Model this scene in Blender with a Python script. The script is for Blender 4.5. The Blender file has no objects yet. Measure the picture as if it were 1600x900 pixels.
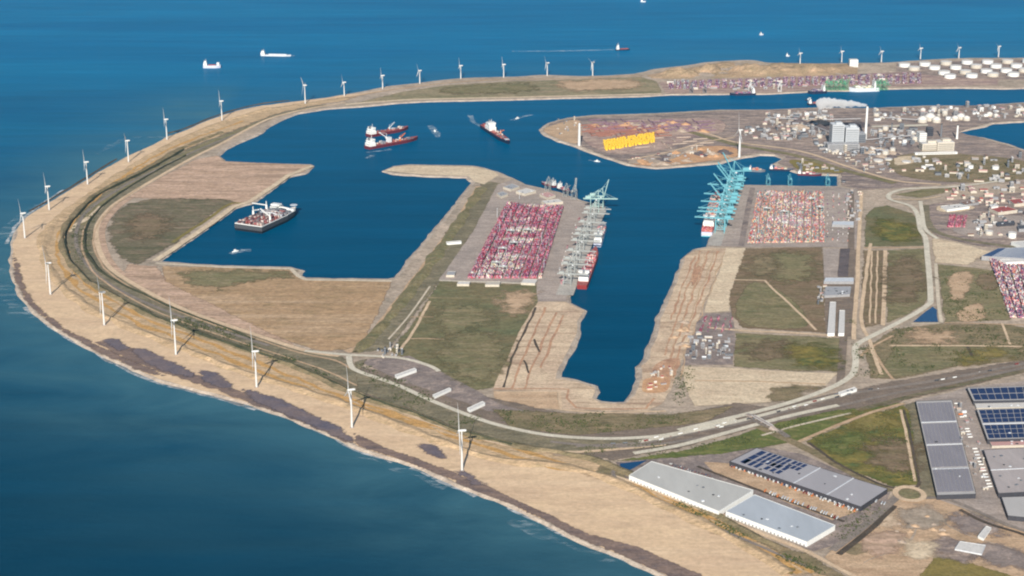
import bpy, math, random
from mathutils import Vector, noise, geometry
R = math.radians
rnd = random.Random(7)
SC = bpy.context.scene
COL = SC.collection
# ------------------------------------------------------------------ camera
CH, CF, CP = 1800.0, 2600.0, math.atan(850/2600.0)
def at(px, py, z=5.0):
    """ground point seen at a pixel of the 1600x900 photograph"""
    dx = (px-800)/CF; dy = (450-py)/CF
    d = Vector((dx, math.cos(CP)+dy*math.sin(CP), -math.sin(CP)+dy*math.cos(CP)))
    t = (z-CH)/d.z
    return Vector((d.x*t, d.y*t, z))
cam = bpy.data.cameras.new('camera'); co = bpy.data.objects.new('camera', cam); COL.objects.link(co)
co.location = (0, 0, CH); co.rotation_euler = (R(90)-CP, 0, 0)
cam.sensor_width = 36; cam.lens = 36*CF/1600; cam.clip_start = 10; cam.clip_end = 90000
SC.camera = co
# ------------------------------------------------------------------ light
SUN_EL, SUN_AZ = R(27), R(-6)      # sun behind the camera; shadows run away from it and a little to the right
w = bpy.data.worlds.new('World'); SC.world = w; w.use_nodes = True
nt = w.node_tree; bg = nt.nodes['Background']
sky = nt.nodes.new('ShaderNodeTexSky'); sky.sky_type = 'NISHITA'; sky.sun_disc = False
sky.sun_elevation = SUN_EL; sky.sun_rotation = R(180)+abs(SUN_AZ); sky.altitude = 300; sky.air_density = 1.0; sky.dust_density = 0.6; sky.ozone_density = 1.5
nt.links.new(sky.outputs[0], bg.inputs[0]); bg.inputs[1].default_value = 0.07
sl = bpy.data.lights.new('sun', 'SUN'); sl.energy = 4.6; sl.angle = R(0.5); sl.color = (1.0, 0.93, 0.83)
so = bpy.data.objects.new('sun', sl); COL.objects.link(so); so.location = (-400, -3000, 2500)
sd = Vector((math.sin(-SUN_AZ)*math.cos(SUN_EL), math.cos(SUN_AZ)*math.cos(SUN_EL), -math.sin(SUN_EL)))
so.rotation_euler = sd.to_track_quat('-Z', 'Y').to_euler()
SC.view_settings.view_transform = 'Standard'; SC.view_settings.look = 'None'
SC.view_settings.gamma = 1; SC.view_settings.exposure = EXPOSURE if 'EXPOSURE' in globals() else 0.55
SC.view_settings.use_curve_mapping = False
try:
    SC.cycles.volume_bounces = 3; SC.cycles.max_bounces = 4; SC.cycles.diffuse_bounces = 2; SC.cycles.glossy_bounces = 2; SC.cycles.transparent_max_bounces = 12
    SC.cycles.filter_width = 2.1
except Exception: pass

# ------------------------------------------------------------------ materials
def S(r, g, b, k=1.0):
    f = lambda c: ((c/255.0)/12.92 if c <= 10 else (((c/255.0)+0.055)/1.055)**2.4)*k
    return (f(r), f(g), f(b), 1.0)
MATS = {}
def new_mat(name):
    m = bpy.data.materials.new(name); m.use_nodes = True
    return m, m.node_tree, m.node_tree.nodes['Principled BSDF']
def N(t, kind, **kw):
    n = t.nodes.new(kind)
    for k, v in kw.items(): setattr(n, k, v)
    return n
def mixc(t, fac, a, b, mode='MIX'):
    n = N(t, 'ShaderNodeMix', data_type='RGBA', blend_type=mode)
    for sock, v in ((n.inputs[0], fac), (n.inputs[6], a), (n.inputs[7], b)):
        if hasattr(v, 'is_linked'): t.links.new(v, sock)
        else: sock.default_value = v
    return n.outputs[2]
def ramp(t, v, lo, hi):
    n = N(t, 'ShaderNodeMapRange'); n.inputs[1].default_value = lo; n.inputs[2].default_value = hi
    t.links.new(v, n.inputs[0]); return n.outputs[0]
def noi(t, vec, size, detail=5, rough=0.6, dist=0.0):
    n = N(t, 'ShaderNodeTexNoise'); n.inputs['Scale'].default_value = 1.0/size
    n.inputs['Detail'].default_value = detail; n.inputs['Roughness'].default_value = rough; n.inputs['Distortion'].default_value = dist
    t.links.new(vec, n.inputs['Vector']); return n.outputs['Fac']
def mapping(t, vec, rot=0, sc=(1,1,1)):
    n = N(t, 'ShaderNodeMapping'); n.inputs['Rotation'].default_value = (0,0,rot); n.inputs['Scale'].default_value = sc
    t.links.new(vec, n.inputs['Vector']); return n.outputs[0]
def ground(name, a, b, c=None, big=250, small=22, ang=0.0, ratio=1.0, bump=0.5, cw=0.5, streak=0.0, streak_col=None, streak_size=18, mott=0.13, fine=0.28):
    """natural ground: two large-scale tones, a third in small patches, optional tracks along one direction"""
    if name not in ('beach_sand', 'wet_sand', 'wet_pool', 'road', 'quay_concrete', 'work_sand', 'pale_sand', 'dune_grass', 'land_sand', 'pink_sand', 'tan_field'):
        a, b, c, streak_col = [None if q is None else (q[0], q[1]*0.92, q[2]*0.86, 1) for q in (a, b, c, streak_col)]
    m, t, p = new_mat(name)
    tc = N(t, 'ShaderNodeTexCoord').outputs['Object']
    v = mapping(t, tc, ang, (1, ratio, 1))
    n1 = noi(t, v, big, 6, 0.62, 0.4)
    colr = mixc(t, ramp(t, n1, 0.36, 0.64), a, b)
    if c is not None:
        n2 = noi(t, v, small*2.2, 5, 0.65, 0.3)
        r2 = ramp(t, n2, 0.5, 0.68)
        mu = N(t, 'ShaderNodeMath', operation='MULTIPLY'); t.links.new(r2, mu.inputs[0]); mu.inputs[1].default_value = cw
        colr = mixc(t, mu.outputs[0], colr, c)
    if streak > 0:
        vs = mapping(t, tc, ang, (1/14.0, 1, 1))
        n3 = noi(t, vs, streak_size, 4, 0.6, 0.2)
        mu = N(t, 'ShaderNodeMath', operation='MULTIPLY'); t.links.new(ramp(t, n3, 0.5, 0.66), mu.inputs[0]); mu.inputs[1].default_value = streak
        colr = mixc(t, mu.outputs[0], colr, streak_col)
    nm = noi(t, mapping(t, tc, ang, (0.6, max(1.0, ratio*0.8), 1)), small*1.1, 4, 0.75, 0.2)
    gm = N(t, 'ShaderNodeMapRange'); gm.inputs[1].default_value = 0.3; gm.inputs[2].default_value = 0.7; gm.inputs[3].default_value = 1-mott; gm.inputs[4].default_value = 1+mott
    t.links.new(nm, gm.inputs[0]); colr = mixc(t, 1.0, colr, gm.outputs[0], 'MULTIPLY')
    n4 = noi(t, tc, small*0.35, 4, 0.7)
    g = N(t, 'ShaderNodeMapRange'); g.inputs[1].default_value = 0.3; g.inputs[2].default_value = 0.7; g.inputs[3].default_value = 1-fine; g.inputs[4].default_value = 1+fine
    t.links.new(n4, g.inputs[0])
    colr = mixc(t, 1.0, colr, g.outputs[0], 'MULTIPLY')
    t.links.new(colr, p.inputs['Base Color'])
    p.inputs['Roughness'].default_value = 0.95; p.inputs['Specular IOR Level'].default_value = 0.1
    if bump:
        bn = N(t, 'ShaderNodeBump'); bn.inputs['Strength'].default_value = bump; bn.inputs['Distance'].default_value = 3.0
        t.links.new(noi(t, v, small, 5, 0.65), bn.inputs['Height']); t.links.new(bn.outputs[0], p.inputs['Normal'])
    MATS[name] = m; return m
def paint(name, c, rough=0.5, metal=0.0, wear=0.18, size=6.0):
    m, t, p = new_mat(name)
    tc = N(t, 'ShaderNodeTexCoord').outputs['Object']
    n = noi(t, tc, size, 5, 0.6)
    g = N(t, 'ShaderNodeMapRange'); g.inputs[1].default_value = 0.3; g.inputs[2].default_value = 0.7; g.inputs[3].default_value = 1-wear; g.inputs[4].default_value = 1+wear*0.5
    t.links.new(n, g.inputs[0])
    t.links.new(mixc(t, 1.0, c, g.outputs[0], 'MULTIPLY'), p.inputs['Base Color'])
    p.inputs['Roughness'].default_value = rough; p.inputs['Metallic'].default_value = metal; p.inputs['Specular IOR Level'].default_value = 0.3
    MATS[name] = m; return m
def roofmat(name, c, seam, size=25.0, wear=0.2, ang=0.0):
    """standing-seam sheet roof: slow stains plus thin seams across it"""
    m, t, p = new_mat(name)
    tc = N(t, 'ShaderNodeTexCoord').outputs['Object']
    v = mapping(t, tc, ang, (1, 0.25, 1))
    n = noi(t, v, size, 6, 0.65)
    colr = mixc(t, ramp(t, n, 0.35, 0.68), c, tuple(x*(1-wear) for x in c[:3])+(1,))
    wv = N(t, 'ShaderNodeTexWave', wave_type='BANDS', bands_direction='X'); wv.inputs['Scale'].default_value = 0.035; wv.inputs['Distortion'].default_value = 0.0
    t.links.new(mapping(t, tc, ang), wv.inputs['Vector'])
    mu = N(t, 'ShaderNodeMath', operation='MULTIPLY'); t.links.new(ramp(t, wv.outputs['Fac'], 0.86, 1.0), mu.inputs[0]); mu.inputs[1].default_value = 0.55
    colr = mixc(t, mu.outputs[0], colr, seam)
    t.links.new(colr, p.inputs['Base Color']); p.inputs['Roughness'].default_value = 0.6; p.inputs['Specular IOR Level'].default_value = 0.25
    MATS[name] = m; return m
def colmat(name, rough=0.6):
    m, t, p = new_mat(name)
    a = N(t, 'ShaderNodeVertexColor', layer_name='Col')
    tc = N(t, 'ShaderNodeTexCoord').outputs['Object']
    g = N(t, 'ShaderNodeMapRange'); g.inputs[1].default_value = 0.3; g.inputs[2].default_value = 0.7; g.inputs[3].default_value = 0.75; g.inputs[4].default_value = 1.15
    t.links.new(noi(t, tc, 9, 4), g.inputs[0])
    t.links.new(mixc(t, 1.0, a.outputs['Color'], g.outputs[0], 'MULTIPLY'), p.inputs['Base Color'])
    p.inputs['Roughness'].default_value = rough; p.inputs['Specular IOR Level'].default_value = 0.2
    MATS[name] = m; return m
G = ground
# ground
HARB = R(20)   # local direction of the harbour tracks is set per material
G('land_sand', S(182,164,146), S(156,142,126), S(128,120,106), 200, 30, mott=0.2)
G('bank_stone', S(184,176,164), S(150,142,134), S(204,196,184), 60, 12)
G('beach_sand', S(214,186,152), S(200,172,142), S(180,156,130), 220, 34, R(-28), 2.5, 0.25, 0.45, 0.3, S(224,198,166), 50, mott=0.07, fine=0.14)
G('wet_sand', S(116,100,94), S(136,116,104), S(92,86,90), 120, 25, R(-30), 3.0, 0.2, 0.5)
G('wet_pool', S(100,94,102), S(122,108,106), S(88,88,102), 90, 20, 0, 1.0, 0.1, 0.5)
G('dune_grass', S(200,172,138), S(178,152,120), S(146,130,100), 110, 24, R(-32), 3.0, 0.8, 0.75, mott=0.2)
G('verge', S(128,124,104), S(108,106,90), S(152,142,122), 120, 24, R(-25), 2.0, 0.6, 0.7, mott=0.2)
G('ochre_strip', S(196,160,106), S(180,146,96), S(150,132,92), 90, 20, R(-30), 2.5, 0.6, 0.6, mott=0.2)
G('scrub', S(142,130,106), S(120,114,90), S(92,94,72), 110, 20, R(-28), 2.0, 0.8, 0.75, mott=0.25)
G('hedge_ground', S(70,74,60), S(56,62,50), S(84,84,66), 60, 12)
G('dark_soil', S(92,84,76), S(76,72,66), S(110,100,88), 90, 14)
G('pink_sand', S(198,168,146), S(174,146,124), S(150,130,104), 200, 36, 0, 5.0, 0.25, 0.75, 0.7, S(140,120,102), 55, mott=0.16)
G('dark_field', S(120,114,96), S(100,100,80), S(150,132,116), 170, 38, 0, 3.0, 0.4, 0.8, 0.6, S(88,92,70), 60, mott=0.2)
G('tan_field', S(176,146,114), S(158,132,102), S(138,120,90), 220, 38, R(6), 3.0, 0.3, 0.75, 0.55, S(192,166,138), 55, mott=0.16)
G('green_field', S(106,112,84), S(122,114,88), S(94,102,78), 200, 30, 0, 2.0, 0.6, 0.75, 0.35, S(128,118,90), 30, mott=0.2)
G('olive_field', S(132,126,98), S(112,114,86), S(152,140,116), 180, 28, 0, 2.5, 0.6, 0.7, 0.35, S(92,90,62), 30, mott=0.2)
G('brown_field', S(128,112,94), S(118,110,88), S(146,130,110), 180, 28, 0, 3.0, 0.5, 0.7, 0.5, S(94,90,64), 36, mott=0.18)
G('bright_grass', S(110,118,70), S(86,100,58), S(136,130,90), 120, 22, R(15), 2.5, 0.6, 0.75, mott=0.2)
G('marsh_grass', S(90,100,58), S(136,124,72), S(64,88,60), 110, 34, R(25), 1.5, 0.7, 0.9, mott=0.25)
G('ochre_grass', S(134,124,76), S(116,112,70), S(152,138,96), 120, 22)
G('north_field', S(150,142,118), S(126,124,100), S(166,148,126), 300, 60, 0, 4.0, 0.3, 0.8, 0.6, S(110,114,86), 80, mott=0.16)
G('concrete', S(168,160,154), S(150,144,140), S(184,176,168), 150, 20, R(12), 1.0, 0.1, 0.5, 0.5, S(136,130,126), 26)
G('quay_concrete', S(182,176,166), S(164,158,150), S(146,142,136), 110, 16, R(12), 1.0, 0.1, 0.5)
G('asphalt_yard', S(144,136,132), S(118,112,112), S(172,160,152), 90, 16, R(-30), 1.0, 0.1, 0.75, mott=0.22)
G('work_sand', S(208,186,158), S(190,166,142), S(166,146,122), 120, 22, R(67), 1.0, 0.4, 0.5, 0.75, S(146,120,100), 26)
G('rust_sand', S(186,152,126), S(160,130,110), S(204,176,150), 60, 14, R(67), 1.0, 0.4, 0.7)
G('pale_sand', S(210,192,164), S(196,176,150), S(178,158,132), 160, 24, 0, 2.0, 0.3, 0.5, 0.3, S(182,160,134), 40)
G('dry_sand', S(192,170,144), S(172,150,126), S(150,134,110), 90, 18, R(-28), 1.5, 0.4, 0.6, 0.4, S(206,186,160), 24)
G('works_ground', S(156,144,136), S(126,118,116), S(186,172,160), 110, 26, 0, 2.5, 0.3, 0.85, 0.7, S(100,96,102), 40, mott=0.3)
G('purple_ground', S(176,158,146), S(146,130,128), S(198,182,166), 120, 26, 0, 2.5, 0.3, 0.8, 0.6, S(126,108,112), 45, mott=0.3)
G('ochre_heap', S(198,164,128), S(176,138,112), S(204,182,146), 50, 14)
G('hill', S(178,156,132), S(146,134,112), S(122,116,90), 160, 34, 0, 2.0, 0.8, 0.6)
G('road', S(206,198,180), S(192,184,166), None, 80, 12, bump=0)
G('asphalt_road', S(136,130,124), S(122,118,114), S(150,142,134), 80, 12, bump=0)
G('path', S(208,190,164), S(192,174,150), None, 60, 12, bump=0)
G('rail_bed', S(132,122,112), S(116,108,100), S(150,138,124), 120, 14, R(12), 1.0, 0.3, 0.5, 0.6, S(98,92,88), 9)
G('canal_bank', S(204,198,182), S(186,180,164), None, 60, 12)
G('coal', S(92,88,92), S(110,104,106), S(78,76,82), 40, 10)
G('gravel_heap', S(176,164,150), S(150,140,130), S(196,186,170), 40, 10)
# paints
paint('white_paint', S(218,219,216), 0.45, 0, 0.08); paint('turbine_paint', S(200,200,198), 0.5, 0, 0.05); paint('cream_wall', S(188,180,166), 0.6); paint('grey_wall', S(144,144,146), 0.6)
paint('pale_grey', S(198,202,206), 0.5); paint('dark_grey', S(70,72,76), 0.6); paint('dark_wall', S(62,62,68), 0.6); paint('steel', S(120,124,130), 0.45, 0.3)
paint('navy_hull', S(36,44,66), 0.45); paint('red_hull', S(128,44,44), 0.5); paint('maroon_hull', S(96,42,52), 0.5); paint('deck_red', S(150,82,78), 0.7); paint('deck_grey', S(142,142,146), 0.7); paint('deck_brown', S(150,112,102), 0.75)
paint('black_hull', S(28,30,36), 0.5); paint('lilac_hull', S(186,190,206), 0.5); paint('boot_teal', S(70,160,170), 0.5); paint('orange', S(214,120,60), 0.5)
paint('teal_paint', S(100,160,172), 0.45, 0, 0.1); paint('crane_white', S(152,156,154), 0.5, 0, 0.1); paint('mist_wall', S(172,176,180), 0.6); paint('pale_green', S(150,178,174), 0.5); paint('green_paint', S(104,170,130), 0.5, 0, 0.1); paint('yellow_paint', S(230,190,62), 0.5, 0, 0.1)
paint('blue_roof', S(52,74,112), 0.5); paint('red_roof', S(158,82,76), 0.6); paint('brown_roof', S(130,104,92), 0.7); paint('pink_roof', S(190,150,144), 0.7); paint('grey_roof', S(160,160,162), 0.7); paint('white_roof', S(206,202,196), 0.6); paint('tan_roof', S(172,156,142), 0.7); paint('dark_roof', S(84,86,92), 0.7)
paint('window_glass', S(36,46,60), 0.15, 0, 0.05); paint('tyre', S(24,24,26), 0.9); paint('pipe_rust', S(140,96,84), 0.7); paint('tarp', S(184,188,190), 0.7)
roofmat('long_roof', S(188,186,180), S(176,176,172), 40, 0.16, R(-28)); roofmat('blue_grey_roof', S(178,184,190), S(160,168,176), 40, 0.16, R(-28)); roofmat('mid_grey_roof', S(164,160,162), S(138,136,140), 40, 0.1, R(-28)); roofmat('plain_roof', S(180,176,172), S(160,156,154), 50, 0.12, R(60))
roofmat('pink_grey_roof', S(176,166,162), S(150,144,142), 30, 0.25, R(60))
roofmat('solar_dark', S(134,130,136), S(168,164,168), 30, 0.16, R(75)); roofmat('solar_blue', S(34,50,88), S(66,84,120), 30, 0.25, R(75))
colmat('container_paint')
CCOL = {'maroon': S(144,62,88), 'red': S(172,72,80), 'rose': S(198,132,144), 'lilac': S(176,140,158), 'brown': S(132,84,84), 'purple': S(122,84,116), 'white': S(226,222,214), 'grey': S(150,148,150), 'navy': S(52,62,100), 'orange': S(206,126,82), 'salmon': S(206,142,122), 'cream': S(220,206,170), 'teal': S(96,150,150), 'green': S(80,120,84)}
for k, c in CCOL.items(): paint('container_'+k, c, 0.6)
def sea_material():
    m, t, p = new_mat('sea_water')
    tc = N(t, 'ShaderNodeTexCoord').outputs['Object']
    at_ = N(t, 'ShaderNodeAttribute', attribute_name='shallow').outputs['Fac']
    ha_ = N(t, 'ShaderNodeAttribute', attribute_name='harbour').outputs['Fac']
    big = noi(t, mapping(t, tc, R(8), (0.22, 1.9, 1)), 900, 7, 0.62, 0.5)
    sheen_ = N(t, 'ShaderNodeAttribute', attribute_name='far_sheen').outputs['Fac']
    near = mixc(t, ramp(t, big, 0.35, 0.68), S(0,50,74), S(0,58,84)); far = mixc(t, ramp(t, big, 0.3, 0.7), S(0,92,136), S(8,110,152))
    deep = mixc(t, sheen_, near, far)  # sky reflection and haze painted into the base colour, brighter with distance
    hb_ = mixc(t, sheen_, S(0,52,76), S(0,90,130))  # harbour water gets the same painted sheen towards the far end
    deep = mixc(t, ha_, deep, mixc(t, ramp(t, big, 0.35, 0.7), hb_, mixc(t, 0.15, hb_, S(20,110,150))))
    st = noi(t, mapping(t, tc, R(14), (0.16, 1.5, 1)), 130, 5, 0.65, 0.3)
    sg = N(t, 'ShaderNodeMapRange'); sg.inputs[1].default_value = 0.3; sg.inputs[2].default_value = 0.7; sg.inputs[3].default_value = 0.86; sg.inputs[4].default_value = 1.16
    t.links.new(st, sg.inputs[0]); deep = mixc(t, 1.0, deep, sg.outputs[0], 'MULTIPLY')
    mud = noi(t, mapping(t, tc, R(-30), (0.5, 1.3, 1)), 420, 6, 0.62, 0.8)
    mu = N(t, 'ShaderNodeMath', operation='MULTIPLY'); t.links.new(at_, mu.inputs[0])
    mr = N(t, 'ShaderNodeMapRange'); mr.inputs[1].default_value = 0.3; mr.inputs[2].default_value = 0.7; mr.inputs[3].default_value = 0.45; mr.inputs[4].default_value = 1.25
    t.links.new(mud, mr.inputs[0]); t.links.new(mr.outputs[0], mu.inputs[1])
    t.links.new(mixc(t, mu.outputs[0], deep, S(72,114,126)), p.inputs['Base Color'])
    p.inputs['Roughness'].default_value = 0.32; p.inputs['IOR'].default_value = 1.33; p.inputs['Specular Tint'].default_value = (0.2, 0.8, 1.0, 1); p.inputs['Specular IOR Level'].default_value = 0.012
    bn = N(t, 'ShaderNodeBump'); bn.inputs['Strength'].default_value = 0.5; bn.inputs['Distance'].default_value = 2.0
    h1 = noi(t, mapping(t, tc, R(20), (1, 2.2, 1)), 34, 5, 0.65); h2 = noi(t, mapping(t, tc, R(8), (0.3, 1.5, 1)), 260, 4, 0.6)
    ad = N(t, 'ShaderNodeMath', operation='ADD'); t.links.new(h1, ad.inputs[0]); t.links.new(h2, ad.inputs[1])
    t.links.new(ad.outputs[0], bn.inputs['Height']); t.links.new(bn.outputs[0], p.inputs['Normal'])
    MATS['sea_water'] = m
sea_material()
def pond_material():
    m, t, p = new_mat('pond_water')
    tc = N(t, 'ShaderNodeTexCoord').outputs['Object']
    t.links.new(mixc(t, noi(t, tc, 40), S(6,52,92), S(10,70,110)), p.inputs['Base Color'])
    p.inputs['Roughness'].default_value = 0.2; p.inputs['Specular IOR Level'].default_value = 0.3
    MATS['pond_water'] = m
pond_material()
def foam_material(name, c, lo, hi, size):
    m, t, p = new_mat(name)
    tc = N(t, 'ShaderNodeTexCoord').outputs['Object']
    n = noi(t, mapping(t, tc, R(-30), (0.4, 1.3, 1)), size, 6, 0.7, 0.6)
    p.inputs['Base Color'].default_value = c; p.inputs['Roughness'].default_value = 0.8
    t.links.new(ramp(t, n, lo, hi), p.inputs['Alpha'])
    MATS[name] = m
foam_material('surf_foam', S(204,206,206), 0.36, 0.66, 24)
foam_material('thin_foam', S(180,200,208), 0.5, 0.9, 40)
foam_material('wake_foam', S(200,216,224), 0.42, 0.8, 16)
def leaf_material():
    m, t, p = new_mat('shrub_leaf')
    tc = N(t, 'ShaderNodeTexCoord').outputs['Object']
    t.links.new(mixc(t, ramp(t, noi(t, tc, 14, 4), 0.35, 0.65), S(58,70,44), S(86,92,58)), p.inputs['Base Color'])
    p.inputs['Roughness'].default_value = 0.9; p.inputs['Specular IOR Level'].default_value = 0.1
    MATS['shrub_leaf'] = m
leaf_material()

# ------------------------------------------------------------------ mesh helpers
class MB:
    def __init__(self): self.v = []; self.f = []; self.c = []
    def add(self, vs, fs, col=None):
        o = len(self.v); self.v += [tuple(x) for x in vs]; self.f += [tuple(i+o for i in f) for f in fs]
        self.c += [col]*len(fs); return self
    def box(self, c, s, rz=0.0, col=None, bottom=True, taper=1.0):
        x, y, z = s[0]/2, s[1]/2, s[2]
        ca, sa = math.cos(rz), math.sin(rz)
        P = []
        for k, (zz, q) in enumerate(((0, 1.0), (z, taper))):
            for (a, b) in ((-x,-y), (x,-y), (x,y), (-x,y)):
                a, b = a*q, b*q
                P.append((c[0]+a*ca-b*sa, c[1]+a*sa+b*ca, c[2]+zz))
        F = [(4,5,6,7), (0,1,5,4), (1,2,6,5), (2,3,7,6), (3,0,4,7)]
        if bottom: F.append((3,2,1,0))
        return self.add(P, F, col)
    def beam(self, p, q, w, h=None, col=None):
        p, q = Vector(p), Vector(q); d = (q-p).normalized(); h = h or w
        up = Vector((0,0,1)) if abs(d.z) < 0.95 else Vector((1,0,0))
        s = d.cross(up).normalized(); u = s.cross(d).normalized()
        P = [e + s*a*w/2 + u*b*h/2 for e in (p, q) for (a, b) in ((-1,-1), (1,-1), (1,1), (-1,1))]
        return self.add(P, [(3,2,1,0), (4,5,6,7), (0,1,5,4), (1,2,6,5), (2,3,7,6), (3,0,4,7)], col)
    def tube(self, pts, rad, n=10, col=None, caps=True):
        P = []; F = []
        for i, p in enumerate(pts):
            p = Vector(p); a = Vector(pts[max(0,i-1)]); b = Vector(pts[min(len(pts)-1,i+1)])
            d = (b-a).normalized(); up = Vector((0,0,1)) if abs(d.z) < 0.95 else Vector((0,1,0))
            s = d.cross(up).normalized(); u = s.cross(d).normalized()
            for k in range(n):
                t = 2*math.pi*k/n; P.append(p + (s*math.cos(t)+u*math.sin(t))*rad[i])
        for i in range(len(pts)-1):
            for k in range(n):
                F.append((i*n+k, i*n+(k+1)%n, (i+1)*n+(k+1)%n, (i+1)*n+k))
        if caps: F.append(tuple(reversed(range(n)))); F.append(tuple((len(pts)-1)*n+k for k in range(n)))
        return self.add(P, F, col)
    def lathe(self, prof, n=24, c=(0,0,0), col=None):
        P = []; F = []
        for (r, z) in prof:
            for k in range(n):
                t = 2*math.pi*k/n; P.append((c[0]+r*math.cos(t), c[1]+r*math.sin(t), c[2]+z))
        for i in range(len(prof)-1):
            for k in range(n): F.append((i*n+k, i*n+(k+1)%n, (i+1)*n+(k+1)%n, (i+1)*n+k))
        F.append(tuple(reversed(range(n)))); F.append(tuple((len(prof)-1)*n+k for k in range(n)))
        return self.add(P, F, col)
    def prism(self, poly, z0, z1, col=None, grow=0.0):
        if sum(a[0]*b[1]-b[0]*a[1] for a, b in zip(poly, poly[1:]+poly[:1])) < 0: poly = poly[::-1]
        n = len(poly); P = [(p[0], p[1], z0) for p in poly]+[(p[0], p[1], z1) for p in poly]
        F = [(i, (i+1)%n, n+(i+1)%n, n+i) for i in range(n)]
        tri = geometry.tessellate_polygon([[Vector((p[0], p[1], 0)) for p in poly]])
        for a, b, c_ in tri:
            va, vb, vc = [Vector(P[i][:2]) for i in (a, b, c_)]
            if (vb-va).cross(vc-va) < 0: b, c_ = c_, b
            F.append((n+a, n+b, n+c_)); F.append((a, c_, b))
        return self.add(P, F, col)
    def build(self, name, mat, parent=None, off=None):
        me = bpy.data.meshes.new(name)
        o3 = Vector(off) if off is not None else Vector((0,0,0))
        me.from_pydata([(x-o3.x, y-o3.y, z-o3.z) for (x,y,z) in self.v], [], self.f)
        if any(c is not None for c in self.c):
            ca = me.color_attributes.new('Col', 'FLOAT_COLOR', 'CORNER'); buf = []
            for f, c in zip(self.f, self.c): buf += list(c or (0.5,0.5,0.5,1))*len(f)
            ca.data.foreach_set('color', buf)
        me.materials.append(MATS[mat] if isinstance(mat, str) else mat); me.update()
        ob = bpy.data.objects.new(name, me); COL.objects.link(ob)
        if parent is not None: ob.parent = parent
        return ob
def tag(o, label=None, cat=None, group=None, kind=None):
    if label: o['label'] = label
    if cat: o['category'] = cat
    if group: o['group'] = group
    if kind: o['kind'] = kind
    return o
def thing(name, loc, label, cat, rz=0.0, group=None):
    o = bpy.data.objects.new(name, None); COL.objects.link(o); o.empty_display_size = 5
    o.location = loc; o.rotation_euler = (0,0,rz)
    return tag(o, label, cat, group)
def clone(o, parent=None):
    c = o.copy(); COL.objects.link(c)
    if parent is not None: c.parent = parent
    for ch in list(o.children): clone(ch, c)
    return c
def place(proto, loc, rz=0.0, label=None, group=None, scale=None, used=set()):
    if proto.name in used: o = clone(proto)
    else: used.add(proto.name); o = proto
    o.location = loc; o.rotation_euler = (0,0,rz)
    if scale: o.scale = scale
    if label: o['label'] = label
    if group: o['group'] = group
    return o
# ------------------------------------------------------------------ ground sheets
LAND = 5.0
def cr(pts, n=6, closed=False):
    out = []; m = len(pts); rng = range(m if closed else m-1)
    g = lambda i: pts[i%m] if closed else pts[max(0,min(m-1,i))]
    for i in rng:
        a, b, c, d = g(i-1), g(i), g(i+1), g(i+2)
        for k in range(n):
            t = k/n
            out.append(0.5*((2*b)+(c-a)*t+(2*a-5*b+4*c-d)*t*t+(3*b-a-3*c+d)*t**3))
    if not closed: out.append(pts[-1].copy())
    return out
def resample(pts, step, closed=False):
    out = []; q = pts+[pts[0]] if closed else pts
    for a, b in zip(q, q[1:]):
        n = max(1, int((b-a).length/step))
        for k in range(n): out.append(a.lerp(b, k/n))
    if not closed: out.append(q[-1].copy())
    return out
def jit(pts, amp, scale=60.0, seed=0.0):
    if not amp: return pts
    out = []
    for p in pts:
        v = noise.noise_vector(Vector((p.x/scale, p.y/scale, seed)))+0.5*noise.noise_vector(Vector((p.x/scale*2.7, p.y/scale*2.7, seed+3)))
        out.append(Vector((p.x+v.x*amp, p.y+v.y*amp, p.z)))
    return out
LAYER = [0]
def lz(lvl):
    LAYER[0] += 1
    return LAND+0.3*lvl+0.012*(LAYER[0]%24)
def sheet(name, px, mat, lvl, amp=7.0, smooth=False, step=30.0):
    """flat ground patch: corners are read off the photograph and laid on the land"""
    z = lz(lvl)
    p = [at(x, y, z) for x, y in px]
    p = cr(p, 5, True) if smooth else p
    p = jit(resample(p, step, True), amp, 70)
    tri = geometry.tessellate_polygon([p]); fs = []
    for a, b, c in tri:
        fs.append((a,b,c) if (p[b]-p[a]).cross(p[c]-p[a]).z > 0 else (a,c,b))
    mb = MB(); mb.add(p, fs)
    return tag(mb.build(name, mat), kind='structure')
def ribbon(name, px, width, mat, lvl, amp=0.0, smooth=True, prof=None, z=None, kind='structure', wamp=0.0, step=25.0):
    """road, path or ridge along a line; prof = cross-section [(offset fraction, height)]"""
    z = lz(lvl) if z is None else z
    p = [at(x, y, z) for x, y in px]
    if smooth and len(p) > 2: p = cr(p, 6)
    p = jit(resample(p, step), amp, 90)
    prof = prof or [(-0.5, 0), (0.5, 0)]
    V = []; F = []; m = len(prof)
    for i, q in enumerate(p):
        d = (p[min(i+1,len(p)-1)]-p[max(i-1,0)]); s = Vector((d.y, -d.x, 0)).normalized()
        wv = width*(1+wamp*noise.noise(Vector((q.x/80, q.y/80, 5)))*1.6)
        hv = 1+0.7*noise.noise(Vector((q.x/70, q.y/70, 9))) if len(prof) > 2 else 1
        for (o, h) in prof: V.append(q+s*o*wv+Vector((0,0,h*hv)))
    for i in range(len(p)-1):
        for k in range(m-1): F.append((i*m+k, i*m+k+1, (i+1)*m+k+1, (i+1)*m+k))
    if F:
        a, b, c = [Vector(V[j]) for j in F[0][:3]]
        if (b-a).cross(c-a).z < 0: F = [tuple(reversed(f)) for f in F]
    mb = MB(); mb.add(V, F)
    return tag(mb.build(name, mat), kind=kind)

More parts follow.
